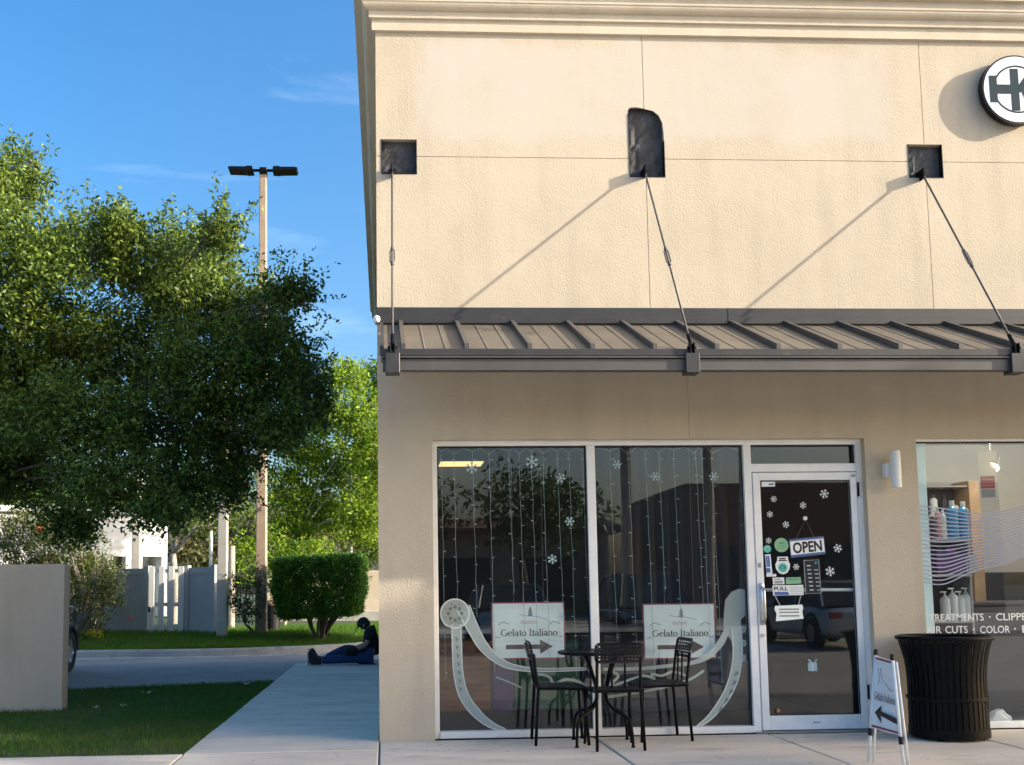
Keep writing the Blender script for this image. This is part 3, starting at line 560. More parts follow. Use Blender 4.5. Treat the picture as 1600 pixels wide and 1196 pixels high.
def serif_polys(s, thick=.115, thin=.048):                # own serif letters, unit cap height .7
    out = []; x = 0
    for ch in s:
        adv, strokes = GLY[ch]
        for st_ in strokes:
            m = len(st_); L = []; R = []
            for i, p in enumerate(st_):
                a = st_[max(i-1, 0)]; b = st_[min(i+1, m-1)]; tx, ty = b[0]-a[0], b[1]-a[1]; ln = math.hypot(tx, ty) or 1; tx /= ln; ty /= ln
                w = (thin+(thick-thin)*abs(ty)**1.3)/2; L.append((x+p[0]-ty*w, p[1]+tx*w)); R.append((x+p[0]+ty*w, p[1]-tx*w))
            for i in range(m-1): out.append([L[i], L[i+1], R[i+1], R[i]])
        x += adv
    return out, x
def fit_polys(polys, W_, x0, x1, z0, hgt): sx = (x1-x0)/W_; return [[(x0+p[0]*sx, z0+p[1]/.7*hgt) for p in q] for q in polys]
SER, SERW = serif_polys('Gelato Italiano')

# ================================================================== WINDOW GRAPHICS AND HANGINGS
def gelato_sign(c, label):
    (ax, az), (bx, bz), (cx, cz), (dx, dz) = c           # top-left, top-right, bottom-left, bottom-right
    r = empty('hanging_sign', ((cx+dx)/2, .165, cz), 0, label, 'sign', 'paper signs in the shop window')
    x0, x1, z0, z1 = (ax+cx)/2, (bx+dx)/2, (cz+dz)/2, (az+bz)/2; w = x1-x0; h = z1-z0
    m = MB(); m.box(x0-.012, x1+.012, .170, .176, z0-.012, z1+.012); m.build('border', 'ink_red', r)
    m = MB(); m.box(x0, x1, .166, .1695, z0, z1); m.build('board', 'sign_paper', r)
    y = .1652
    xz_obj('lettering', fit_polys(SER, SERW, x0+.11*w, x0+.91*w, z0+.40*h, .125*h), y, 'ink_maroon', r)
    a0, a1, az_, ah = x0+.18*w, x0+.84*w, z0+.20*h, .04*h
    xz_obj('arrow', [[(a0, az_-ah), (a1-.18*w, az_-ah), (a1-.18*w, az_-.13*h), (a1, az_), (a1-.18*w, az_+.13*h), (a1-.18*w, az_+ah), (a0, az_+ah)]], y, 'ink_brown', r)
    tw = x0+.53*w
    xz_obj('tower_emblem', [[(tw-.018, z0+.76*h), (tw+.018, z0+.76*h), (tw+.014, z0+.86*h), (tw+.006, z0+.93*h), (tw-.004, z0+.93*h), (tw-.014, z0+.86*h)]], y, 'ink_grey', r)
    q = MB(); q.ribbon([(x0+.36*w, z0+.80*h), (x0+.45*w, z0+.775*h), (x0+.53*w, z0+.765*h), (x0+.63*w, z0+.755*h), (x0+.76*w, z0+.70*h)], .004, y, y+.0003)
    for sx_ in (.08, .80): q.ribbon(smooth_pts([(x0+sx_*w, z0+.60*h), (x0+(sx_+.06)*w, z0+.66*h), (x0+(sx_+.15)*w, z0+.62*h)], 6), .006, y, y+.0003)
    q.ribbon([(x0+.03*w, z0+.37*h), (x0+.10*w, z0+.385*h)], .006, y, y+.0003); q.ribbon([(x0+.92*w, z0+.385*h), (x0+.98*w, z0+.38*h)], .006, y, y+.0003); q.build('flourish', 'ink_grey', r)
    q = MB()
    for k in range(7): q.ribbon(smooth_pts([(x0+(.40+.03*k)*w, z0+.62*h), (x0+(.41+.03*k)*w, z0+.69*h-.004*(k % 3)), (x0+(.425+.03*k)*w, z0+.62*h)], 4), .004, y, y+.0003)
    q.build('faded_script', 'ink_pale_red', r)
    q = MB()
    for fx in (.3, .72): q.tube([(x0+fx*w, .172, z1), (x0+fx*w, .16, 2.41)], .0008, 4)
    q.build('hanging_thread', 'wire_white', r)
GP = lambda px, py: (X(px, py, .166), Z(px, py, .166))
gelato_sign([GP(769, 943), GP(880, 943), GP(771, 1028), GP(882, 1028)], 'white arrow sign reading Gelato Italiano in the left shop pane')
gelato_sign([GP(1006, 945), GP(1116, 945), GP(1008, 1028), GP(1117, 1028)], 'white arrow sign reading Gelato Italiano in the middle shop pane')

YD = .127                                                # just in front of the pane
gd = empty('gondola_decal', (X(930, 1140), YD, .06), 0, 'frosted gondola vinyl drawn across both large shop panes', 'decal')
WP = lambda pts: [(X(a, b, YD), Z(a, b, YD)) for a, b in pts]
def rib(name, pts, w, mt='etched_vinyl', y=YD-.0006, n=8):
    q = MB(); P = smooth_pts(WP(pts), n); ws = w if not isinstance(w, (list, tuple)) else list(np.interp(np.linspace(0, 1, len(P)), np.linspace(0, 1, len(w)), w)); q.ribbon(P, ws, y, y+.0004); ob = q.build(name, mt, gd)
    if isinstance(w, list) and max(w) > .06:
        for sg in (-1, 1):
            E2 = []
            for i_, p_ in enumerate(P): t_ = Vector((P[min(i_+1, len(P)-1)][0]-P[max(i_-1, 0)][0], P[min(i_+1, len(P)-1)][1]-P[max(i_-1, 0)][1])).normalized(); E2.append((p_[0]-sg*t_.y*(ws[i_]/2-.004), p_[1]+sg*t_.x*(ws[i_]/2-.004)))
            e_ = MB(); e_.ribbon(E2, .008, y-.0012, y-.0008); e_.build('outline', 'etched_line', ob)
    return ob
cx_, cz_ = X(711, 959, YD), Z(711, 959, YD)
xz_obj('stern_disc', [circ(cx_, cz_, .125, 36)], YD-.0012, 'etched_vinyl', gd); xz_obj('disc_outline', ring(cx_, cz_, .114, .124, 0, 2*math.pi, 36), YD-.0022, 'etched_line', gd)
q = []
for k in range(8):
    a = k*math.pi/4; q.append(circ(cx_+.055*math.cos(a), cz_+.055*math.sin(a), .016, 8)); q.append(circ(cx_+.082*math.cos(a+.35), cz_+.082*math.sin(a+.35), .008, 6))
xz_obj('rosette', q, YD-.0018, 'etched_dark', gd)
rib('stern_post', [(713, 976), (714, 1010), (716, 1050), (724, 1085), (742, 1112), (766, 1132), (790, 1141)], [.085, .085, .085, .085, .08, .06, .02])
rib('hull_line', [(724, 950), (740, 984), (755, 1010), (776, 1030), (800, 1042), (840, 1047), (900, 1046), (917, 1045)], [.12, .10, .085, .07, .05, .035, .028, .025])
rib('hull_line', [(943, 1046), (1000, 1045), (1050, 1040), (1085, 1035), (1107, 1025), (1125, 1006), (1136, 985)], [.025, .028, .03, .035, .05, .06, .05])
rib('bow_post', [(1088, 1137), (1110, 1120), (1132, 1092), (1146, 1062), (1152, 1030), (1152, 1000), (1150, 980)], [.02, .05, .075, .085, .085, .085, .085])
xz_obj('bow_comb', [WP([(1130, 985), (1131, 958), (1133, 938), (1143, 925), (1155, 920), (1164, 922), (1165, 962), (1158, 968), (1158, 978), (1165, 980), (1165, 988), (1158, 990), (1158, 999), (1166, 1001), (1166, 1010), (1158, 1012), (1158, 1022), (1165, 1024), (1165, 1034), (1150, 1034), (1142, 1000)])], YD-.0014, 'etched_vinyl', gd)
for i in range(7): t = i/6; xz_obj('leaf_motif', [WP([(711+6*t, 995+13*i), (716+6*t, 998+13*i), (713+6*t, 1004+13*i)])], YD-.0018, 'etched_dark', gd)
for i in range(5): xz_obj('leaf_motif', [WP([(1150-2*i-i*i, 1048+14*i), (1155-2*i-i*i, 1052+14*i), (1146-2*i-i*i, 1058+14*i)])], YD-.0018, 'etched_dark', gd)
rib('scroll', [(836, 1075), (832, 1062), (842, 1054), (858, 1058), (866, 1068), (884, 1062), (905, 1066), (916, 1074)], .022)
rib('scroll', [(945, 1074), (958, 1066), (966, 1056), (956, 1050), (952, 1058)], .022); rib('scroll', [(958, 1072), (985, 1062), (1005, 1056), (1020, 1060), (1026, 1066), (1018, 1054), (1034, 1056), (1052, 1050), (1072, 1056)], .02)
rib('keel_line', [(945, 1090), (985, 1084), (1030, 1076), (1075, 1063), (1100, 1048)], .022); rib('keel_line', [(775, 1058), (800, 1068), (815, 1075)], .012)

# icicle string lights
def icicles(x0, x1, cols_, lens, label):
    r = empty('string_lights', ((x0+x1)/2, .15, 2.40), 0, label, 'string lights', 'icicle lights in the shop window')
    pts = []; xx = sorted(cols_)
    for i, x in enumerate(xx): pts += [(x, .150, 2.375-.03*(i % 2)), ((x+(xx[i+1] if i+1 < len(xx) else x1))/2, .150, 2.402)]
    m = MB(); m.tube([(x0+.01, .15, 2.40)]+pts, .0022, 5); m.build('lead_wire', 'wire_white', r)
    for x, ln in zip(xx, lens):
        P = []; n = 14
        for k in range(n+1): P.append((x+.022*k/n+random.uniform(-.004, .004), .150+random.uniform(-.004, .004), 2.375-ln*k/n))
        m = MB(); m.tube(P, .0019, 5); st_ = m.build('strand', 'wire_white', r)
        m = MB(); z = 2.30
        while z > 2.36-ln:
            sg = random.choice((-1, 1)); m.tube([(x+.01, .148, z), (x+.01+sg*.022, .146, z+.004)], [.0022, .003], 5); z -= random.uniform(.14, .24)
        m.build('bulb', 'bulb', st_)
icicles(.49, 1.757, [X(a, 720, .15) for a in (689, 709, 738, 764, 795, 811, 830, 848, 871, 889, 910)], [1.9, 1.75, 1.4, 1.85, 1.2, 1.8, 1.55, 1.75, 1.5, 1.9, 1.6], 'white icicle string lights hung across the left shop pane')
icicles(1.828, 3.10, [X(a, 720, .15) for a in (953, 982, 1009, 1029, 1053, 1087, 1096, 1112, 1155)], [1.7, 1.85, 1.95, 1.2, 1.9, 1.3, 1.75, 1.95, 1.9], 'white icicle string lights hung across the middle shop pane')

# snowflakes
def flake_mesh(nm, m, r):
    q = MB()
    for k in range(6):
        a = k*math.pi/3+.2; c, s_ = math.cos(a), math.sin(a); q.ribbon([(.12*r*c, .12*r*s_), (r*c, r*s_)], [.16*r, .15*r], 0, .0005)
        for sg in (-1, 1):
            b = a+sg*.75; q.ribbon([(.55*r*c, .55*r*s_), (.55*r*c+.38*r*math.cos(b), .55*r*s_+.38*r*math.sin(b))], .12*r, .0006, .0011)
    q.prism(circ(0, 0, .2*r, 6), .0012, .0017); return q.mesh(nm, m)
FL = [(831, 722, .058, 0, 'large snowflake sticker at top right of the left shop pane'), (737, 731, .052, 0, 'pale snowflake sticker beside the yellow lit ceiling panel'), (876, 747, .042, 0, 'small snowflake sticker below the large one on the left pane'), (890, 815, .042, 0, 'snowflake sticker above mid height on the right of the left pane'), (863, 874, .042, 0, 'lowest snowflake sticker on the left shop pane'),
      (964, 726, .040, 0, 'leftmost snowflake sticker on the middle shop pane'), (1024, 745, .042, 0, 'snowflake sticker near the top centre of the middle pane'), (1115, 745, .042, 0, 'snowflake sticker at top right of the middle pane'),
      (1288, 772, .040, 1, 'large white snowflake sticker at top right of the door glass'), (1209, 780, .028, 1, 'topmost left snowflake sticker on the door glass'), (1255, 790, .030, 1, 'snowflake sticker above the hook of the OPEN sign'), (1203, 804, .028, 1, 'second snowflake sticker down the left of the door glass'), (1228, 820, .030, 1, 'snowflake sticker up left of the OPEN sign'), (1201, 845, .027, 1, 'snowflake sticker above the small teal round sticker'), (1309, 857, .038, 1, 'snowflake sticker right of the OPEN sign'), (1244, 886, .028, 1, 'snowflake sticker below the OPEN sign beside the hours sheet'), (1297, 893, .042, 1, 'large snowflake sticker right of the hours sheet')]
fm = [flake_mesh('snowflake', 'sticker_ice', 1.0), flake_mesh('snowflake_white', 'sticker_white', 1.0)]
for px, py, r, w, lb in FL:
    o = obj('snowflake_sticker', fm[w]); yy = .087 if w else .1255; o.location = (X(px, py, yy), yy, Z(px, py, yy)); o.scale = (r, 1, r); o.rotation_euler = (0, random.uniform(0, 1), 0); tag(o, lb, 'sticker', 'snowflake stickers on the glass')

# ---- door stickers and notices
DYS = .0885
def DP(pts): return [(X(a, b, DYS), Z(a, b, DYS)) for a, b in pts]
def dx_(px, py): return X(px, py, DYS), Z(px, py, DYS)
r = empty('open_sign', (*[X(1262, 872, .08), .08], Z(1262, 872, .08)), 0, 'white and blue OPEN sign hanging on the shop door', 'sign')
q = [(1233, 843), (1287, 838), (1290, 866), (1236, 872)]; P4 = [(X(a, b, .08), Z(a, b, .08)) for a, b in q]
m = MB(); m.prism(P4, .080, .084); m.build('board', 'sticker_navy', r)
ip = lambda u_, v_: tuple((1-v_)*((1-u_)*P4[0][k]+u_*P4[1][k])+v_*((1-u_)*P4[3][k]+u_*P4[2][k]) for k in (0, 1))
xz_obj('face', [[ip(.012, .12), ip(.988, .12), ip(.988, .86), ip(.012, .86)]], .0795, 'sticker_white', r)
tp = text_polys('OPEN', .5, .5, h=.62, w=.84, bold=.035); xz_obj('lettering', [[ip(p[0], 1-p[1]) for p in t] for t in tp], .0791, 'ink_black', r)
hk = at(1258, 812, .085); m = MB()
m.tube([ip(.2, .02)[0:1]+(.083,)+ip(.2, .02)[1:2], tuple(hk), ip(.72, .02)[0:1]+(.083,)+ip(.72, .02)[1:2]], .0014, 5); m.build('cord', 'cord', r)
m = MB(); m.prism(circ(hk.x, hk.z+.01, .018, 14), .078, .088); m.build('suction_hook', 'bottle_white', r)
def dsticker(name, polys, mt, label, extra=(), cat='sticker'):
    x = sum(p[0] for p in polys[0])/len(polys[0]); z = sum(p[1] for p in polys[0])/len(polys[0]); r = empty(name, (x, DYS, z), 0, label, cat)
    xz_obj('backing', polys, DYS, mt, r, .0006)
    for i, (nm, pl, m2) in enumerate(extra): xz_obj(nm, pl, DYS-.0006-.0003*i, m2, r)
def lines(x0, x1, zs, t): return [[(x0, z-t), (x1, z-t), (x1, z+t), (x0, z+t)] for z in zs]
c = dx_(1221, 852); dsticker('round_sticker', [circ(*c, .061, 30)], 'sticker_green', 'large round green sticker left of the OPEN sign', [('print', lines(c[0]-.022, c[0]+.022, [c[1]+.018], .006)+lines(c[0]-.035, c[0]+.035, [c[1]-.005, c[1]-.025], .003), 'ink_green')])
c = dx_(1199, 858); dsticker('round_sticker', [circ(*c, .033, 24)], 'sticker_teal', 'small round teal sticker at the left edge of the door glass', [('ring', ring(*c, .016, .022, .3, 3.6, 14), 'sticker_ice')])
c = dx_(1223, 884)
dsticker('shield_sticker', [[(c[0]-.045, c[1]+.075), (c[0]+.048, c[1]+.075), (c[0]+.05, c[1]+.04), (c[0]+.064, c[1]+.01), (c[0]+.058, c[1]-.03), (c[0]+.035, c[1]-.062), (c[0], c[1]-.075), (c[0]-.035, c[1]-.062), (c[0]-.058, c[1]-.03), (c[0]-.064, c[1]+.01), (c[0]-.047, c[1]+.04)]], 'sticker_white', 'white shield shaped sticker with teal round emblem on door', [('print', lines(c[0]-.028, c[0]+.028, [c[1]+.058], .006)+lines(c[0]-.036, c[0]+.036, [c[1]+.042], .005), 'ink_black'), ('disc', [circ(c[0], c[1]-.018, .04, 24)], 'sticker_teal'), ('emblem', ring(c[0], c[1]-.024, .018, .028, .2, 2.94, 12)+[circ(c[0]-.012, c[1]-.024, .008, 8), circ(c[0]+.012, c[1]-.024, .008, 8)], 'ink_teal_dark')])
c = dx_(1201, 884); bz = DP([(1195, 867), (1204, 866), (1207, 898), (1198, 898)]); sb = DP([(1196, 869), (1202, 869), (1203.5, 886), (1197.5, 886)]); s2 = DP([(1197.3, 888), (1203.3, 888), (1204, 895), (1198, 895)])
dsticker('card_sticker', [bz], 'sticker_white', 'narrow white sticker with blue band at left edge of door glass', [('band', [sb, s2], 'sticker_blue'), ('print', [circ((sb[0][0]+sb[1][0])/2, sb[0][1]-.012-.02*k, .005, 6) for k in range(5)], 'sticker_ice')])
dsticker('strip_sticker', [DP([(1197, 898), (1213, 897), (1213, 901), (1198, 901.5)])], 'sticker_white', 'thin white strip sticker under the blue banded one')
b = DP([(1207, 903), (1225, 902.5), (1226, 913), (1208, 913.5)]); dsticker('text_sticker', [b], 'sticker_white', 'small white printed sticker above the PULL sign', [('print', lines(b[0][0]+.012, b[1][0]-.03, [b[0][1]-.014], .004)+lines(b[0][0]+.015, b[1][0]-.01, [b[0][1]-.032, b[0][1]-.044], .005), 'ink_grey')])
b = DP([(1228, 902.5), (1251, 902), (1252, 912), (1228, 913)]); dsticker('label_sticker', [b], 'sticker_green', 'plain green rectangular sticker above the PULL sign', [('print', lines(b[0][0]+.015, b[1][0]-.015, [b[0][1]-.016], .005), 'ink_green')])
b = DP([(1207, 915), (1255, 914), (1256, 930), (1208, 931)]); px_ = lambda f: b[0][0]+(b[1][0]-b[0][0])*f
dsticker('pull_sign', [b], 'sticker_white', 'white PULL sign on the door glass by the handle', [('lettering', text_polys('PULL', px_(.27), b[0][1]-.028, h=.032, w=(b[1][0]-b[0][0])*.46, bold=.03), 'ink_black'), ('arrow', [[(px_(.05), b[0][1]-.055), (px_(.5), b[0][1]-.055), (px_(.53), b[0][1]-.082), (px_(.06), b[0][1]-.082)]], 'sticker_blue'), ('rules', lines(px_(.56), px_(.98), [b[0][1]-.018, b[0][1]-.035, b[0][1]-.052, b[0][1]-.069], .0015), 'ink_grey')], 'sign')
b = DP([(1256, 876), (1279, 875), (1283, 927), (1259, 928)]); r = empty('hours_sheet', (b[0][0], DYS, b[2][1]), 0, 'dark opening hours sheet with white outline on door glass', 'notice')
xz_obj('sheet', [b], DYS, 'room_dark', r, .0005); q = MB(); q.ribbon(b+[b[0]], .006, DYS-.0008, DYS-.0004); q.build('outline', 'lamp_grey', r)
q = []
for k in range(7): z = b[0][1]-.045-.034*k; q += lines(b[0][0]+.022+.003*k, b[0][0]+.055+.003*k, [z], .005)+(lines(b[1][0]-.045+.003*k, b[1][0]-.012+.003*k, [z-.002], .0035) if k > 0 else [])
[xz_obj('hours_row', [z], DYS-.0009, 'sticker_ice', r) for z in q]; xz_obj('mark', lines(b[1][0]-.035, b[1][0]-.015, [b[0][1]-.022], .010), DYS-.0009, 'bottle_blue', r)
b = DP([(1211, 947), (1253, 945), (1255, 967), (1212, 971)]); r = empty('hung_notice', (b[0][0], DYS, b[2][1]), 0, 'small white hanging plaque with two cords below the PULL sign', 'notice')
m = MB(); m.prism([b[0], b[1], (b[1][0]+.008, b[1][1]-.03), (b[2][0]-.008, (b[1][1]+b[2][1])/2), b[2], b[3], (b[3][0]+.008, (b[0][1]+b[3][1])/2), (b[0][0]-.008, b[0][1]-.03)], .082, .087); m.build('plaque', 'sign_paper', r)
xz_obj('print', lines(b[0][0]+.03, b[1][0]-.03, [b[0][1]-.03, b[0][1]-.055, b[0][1]-.085], .006), .0815, 'ink_grey', r)
m = MB(); P1 = DP([(1211, 932), (1219, 947), (1251, 931), (1247, 946)]); m.tube([(P1[0][0], .085, P1[0][1]), (P1[1][0], .085, P1[1][1])], .004, 6); m.build('cord', 'wire_white', r); m = MB(); m.tube([(P1[2][0], .085, P1[2][1]), (P1[3][0], .085, P1[3][1])], .004, 6); m.build('cord', 'wire_white', r)
b = DP([(1262, 1036), (1276, 1035), (1277, 1049), (1263, 1049)]); dsticker('gift_sticker', [b], 'sticker_ice', 'small pale gift box sticker low on the door glass', [('bow', [DP([(1262, 1031), (1265, 1030), (1269, 1036), (1266, 1036)]), DP([(1272, 1036), (1275, 1030), (1277, 1031), (1274, 1036)])], 'sticker_ice'), ('ribbon', [DP([(1268.5, 1036), (1270, 1036), (1270.5, 1049), (1269, 1049)])], 'sticker_white')])
b = DP([(1190, 753), (1211, 753), (1211, 760.5), (1190, 761)]); dsticker('corner_sticker', [b], 'sticker_white', 'white strip sticker in the top left corner of door glass', [('print', lines(b[0][0]+.06, b[1][0]-.012, [b[0][1]-.022], .006), 'sticker_navy')])
b = DP([(1210, 1107), (1221, 1106), (1221, 1114), (1210, 1115)]); dsticker('card_logo_sticker', [b], 'ink_black', 'tiny dark sticker with orange disc at bottom of door glass', [('disc', [circ(sum(p[0] for p in b)/4+.006, sum(p[1] for p in b)/4, .017, 16)], 'panel_orange')])

# ---- salon window stripes and lettering
r = empty('stripe_decal', (4.6, .125, 1.3), 0, 'fan of curved pale stripes on the salon window', 'decal')
for i in range(19):
    yl = 791+6.6*i; P = smooth_pts([(X(a, b, .125), Z(a, b, .125)) for a, b in ((1437+.2*i, yl), (1475, yl+4-i*.05), (1520, 803+5.0*i), (1562, 800+4.75*i-i*.15), (1602, 791+4.35*i), (1660, 776+4.2*i), (1760, 760+3.6*i))], 8)
    q = MB(); q.ribbon(P, .0105, .1248, .1252); q.build('stripe', 'stripe_vinyl', r)
r = empty('salon_lettering', (4.7, .125, .75), 0, 'white lettering listing salon services low on the salon window', 'lettering')
zt = Z(1500, 965, .125); zb = Z(1500, 984, .125)
def sal(s, px, zc, pw): x0 = X(px, 965, .125); x1 = X(px+pw, 965, .125); xz_obj('lettering', text_polys(s, (x0+x1)/2, zc, h=.062, w=x1-x0, bold=.008), .1248, 'sticker_white', r)
sal('TREATMENTS', 1452, zt, 85); sal('CLIPPER', 1556, zt, 58); sal('HAIR', 1437, zb, 33); sal('CUTS', 1476, zb, 35); sal('COLOR', 1530, zb-.003, 47); sal('E', 1596, zb-.003, 8)
xz_obj('dot', [circ(X(1546.5, 964, .125), zt, .008, 10), circ(X(1521, 984, .125), zb, .008, 10), circ(X(1586, 983, .125), zb, .008, 10)], .1248, 'sticker_white', r)

# ================================================================== THINGS INSIDE THE SHOPS
c = empty('display_counter', (1.5, 1.15, 0), 0, 'gelato counter with orange wood, purple and green panels behind the glass', 'counter')
m = MB(); m.box(.42, 1.02, 1.1, 1.75, .10, .74, .01); m.build('wood_panel', 'counter_wood', c)
m = MB(); m.box(1.03, 1.22, 1.08, 1.75, .10, .80, .01); m.build('purple_panel', 'panel_purple', c)
m = MB(); m.box(1.23, 1.85, 1.1, 1.75, .10, .74, .01); m.build('green_panel', 'panel_green', c)
m = MB(); m.box(.36, 3.6, 1.05, 1.8, .805, .85, .008); m.build('top', 'counter_white', c)
m = MB(); m.box(1.86, 3.5, 1.12, 1.75, .06, .80, .01); m.build('dark_panel', 'bottle_dark', c)
for px, py, z, w_, d_, lb in ((720, 724, 2.855, .55, .5, 'yellow lit ceiling panel seen at top left of the shop window'),):
    p = atz(px, py, z-.01); t = empty('ceiling_light', (p.x, p.y, z-.03), 0, lb, 'lamp'); m = MB(); m.box(p.x-w_/2-.02, p.x+w_/2+.02, p.y-d_/2-.02, p.y+d_/2+.02, z-.02, z-.002, .002); m.build('frame', 'lamp_grey', t)
    m = MB(); m.box(p.x-w_/2, p.x+w_/2, p.y-d_/2, p.y+d_/2, z-.024, z-.0205); m.build('diffuser', 'panel_glow', t)
p = at(953, 763, .9); t = empty('pendant_lamp', (p.x, p.y, p.z), 0, 'small red glowing pendant lamp behind the middle shop pane', 'lamp')
m = MB(); m.lathe([(.02, .05), (.06, .03), (.075, -.03), (.07, -.03), (.055, .02), (.015, .035)], tuple(p), 18); m.build('shade', 'red_glow', t); m = MB(); m.tube([(p.x, p.y, p.z+.05), (p.x, p.y, 2.86)], .003, 5); m.build('cord', 'black_plastic', t)
# salon: shelves with bottles, boxes, poster, spot lamp
t = empty('salon_shelf', (5.0, .9, 0), 0, 'salon product shelf unit standing behind the clear window', 'shelf')
for z in (1.62, 1.30, .88): m = MB(); m.box(4.48, 5.42, .72, 1.05, z-.025, z, .003); m.build('board', 'shelf_grey', t)
m = MB(); m.box(4.48, 4.50, .75, 1.05, .0, 2.05); m.box(5.41, 5.43, .75, 1.05, .0, 1.9); m.build('side_panel', 'shelf_grey', t)
m = MB(); m.box(4.50, 5.41, 1.04, 1.06, .0, 1.62); m.build('back_panel', 'bottle_dark', t)
def bottle(x, y, z, r, h, m1, lb, grp, pump=False, cap='bottle_dark'):
    o = empty('bottle', (x, y, z), 0, lb, 'bottle', grp); q = MB(); q.lathe([(r*.96, 0), (r, .01), (r, h*.74), (r*.8, h*.80), (r*.38, h*.86)], (x, y, z), 16); q.build('body', m1, o, smooth=False); q = MB()
    if pump: q.lathe([(r*.4, h*.86), (r*.4, h*.9), (r*.15, h*.9), (r*.15, h)], (x, y, z), 10); q.box(x-r*.9, x+r*.3, y-r*.2, y+r*.2, z+h, z+h*1.05); q.build('pump', m1, o)
    else: q.lathe([(r*.42, h*.86), (r*.42, h)], (x, y, z), 12); q.build('cap', cap, o)
SB = 'bottles on the salon shelves'
for px, r_, h_, m1, lb in ((1486, .052, .36, 'bottle_blue', 'left tall blue bottle on the top salon shelf'), (1503, .052, .35, 'bottle_blue', 'right tall blue bottle on the top salon shelf'), (1463, .03, .30, 'bottle_rose', 'slim rose bottle on the top salon shelf'), (1471, .03, .28, 'bottle_white', 'slim white bottle beside the rose one on top shelf'), (1455, .03, .25, 'bottle_dark', 'dark slim bottle at left end of top salon shelf')):
    bottle(X(px, 775, .80), .80, 1.62, r_, h_, m1, lb, SB, cap='bottle_white')
for i, px in enumerate((1476, 1488, 1499, 1509)): bottle(X(px, 930, .80), .80, .881, .045, .28 if i % 2 else .25, 'bottle_white', ['leftmost', 'second', 'third', 'rightmost'][i]+' white pump bottle on the lower salon shelf', SB, True)
for i, px in enumerate((1462, 1477, 1492, 1508)): q = MB(); x = X(px, 800, .82); q.box(x-.048, x+.048, .76, .9, 1.301, 1.301+(.2, .24, .19, .17)[i], .004); tag(q.build('product_box', 'box_purple' if i < 3 else 'shelf_grey'), ['leftmost purple', 'second tall purple', 'third purple', 'grey'][i]+' product box on the middle salon shelf', 'box', 'boxes on the salon shelf')
k = 0
for iz in range(2):
    for ix in range(4): q = MB(); x = 5.40+.20*ix; q.box(x, x+.17, 2.11, 2.25, 1.585+.155*iz, 1.735+.155*iz, .004); tag(q.build('cream_box', 'box_cream'), 'cream box in the salon back cabinet, %s row, %s from left' % (('lower', 'upper')[iz], ('first', 'second', 'third', 'fourth')[ix]), 'box', 'cream boxes at the back of the salon')
q = MB(); q.box(6.24, 6.36, 2.1, 2.45, .0, 2.3, .004); tag(q.build('wooden_post', 'shelf_wood'), 'pale wooden post beside the salon back cabinet', 'post')
t = empty('hanging_poster', (X(1545, 745, .5), .5, Z(1545, 780, .5)), 0, 'red and grey poster hanging in the salon window', 'poster'); P5 = lambda pts: [(X(a, b, .5), Z(a, b, .5)) for a, b in pts]
m = MB(); m.prism(P5([(1527, 705), (1556, 704), (1559, 779), (1531, 780)]), .502, .506); m.build('board', 'salon_wall', t); xz_obj('red_field', [P5([(1532, 745), (1554, 744), (1555, 763), (1533, 764)])], .5008, 'ink_red', t); xz_obj('grey_field', [P5([(1533, 765), (1555, 764), (1556, 777), (1534, 778)])], .5008, 'ink_grey', t)
xz_obj('print', [P5([(1534.5, a), (1552.5, a-.5), (1552.6, a+1), (1534.6, a+1.5)]) for a in (749, 754, 758)], .5003, 'bottle_rose', t)
m = MB(); m.tube([(P5([(1541, 705)])[0][0], .504, P5([(1541, 705)])[0][1]), (P5([(1541, 705)])[0][0], .504, 2.86)], .0015, 4); m.build('cord', 'wire_white', t)
p = at(1552, 726, .55); t = empty('track_lamp', (p.x, p.y, 2.86), 0, 'grey track spotlight with yellow glow inside the salon', 'lamp')
m = MB(); m.box(p.x-.5, p.x+.9, p.y-.02, p.y+.02, 2.82, 2.858, .003); m.build('track', 'lamp_grey', t); m = MB(); m.tube([(p.x-.01, p.y, 2.82), (p.x-.01, p.y, p.z+.13)], .012, 8); m.tube([(p.x-.01, p.y, p.z+.13), (p.x-.045, p.y, p.z+.06), (p.x-.04, p.y, p.z)], .007, 6); m.tube([(p.x-.01, p.y, p.z+.13), (p.x+.03, p.y, p.z+.06), (p.x+.02, p.y, p.z)], .007, 6); m.build('yoke', 'lamp_grey', t)
ax = Vector((-.55, -.45, -.75)).normalized(); cc = Vector(p); m = MB(); m.tube([cc-ax*.10, cc-ax*.03, cc+ax*.03, cc+ax*.04], [.035, .038, .062, .064], 18); m.build('head', 'lamp_grey', t); m = MB(); m.tube([cc+ax*.041, cc+ax*.045], [.055, .055], 18); m.build('bulb', 'lamp_glow', t)
for x, y in ((p.x, p.y+.25), (6.9, 1.6)):
    ld = bpy.data.lights.new('salon_light', 'POINT'); ld.energy = 13; ld.color = (1, .93, .82); ld.shadow_soft_size = .12; lo = bpy.data.objects.new('salon_light', ld); COL.objects.link(lo); lo.location = (x, y, 2.55)
m = MB(); m.box(4.9, 9.5, 3.15, 3.38, .0, 1.34, .01); tag(m.build('back_cabinet', 'salon_floor'), 'dark low cabinet along the back wall of the salon', 'cabinet')
sc = empty('tall_cabinet', (5.5, 2.3, 0), 0, 'tall dark product cabinet at the back of the salon', 'cabinet')
m = MB(); m.box(4.9, 6.22, 2.35, 2.45, .0, 2.25); m.build('back_panel', 'bottle_dark', sc)
for z in (.5, .9, 1.25, 1.58, 1.92, 2.25): m = MB(); m.box(4.9, 6.22, 2.1, 2.349, z-.02, z, .003); m.build('board', 'shelf_grey', sc)
k = 0
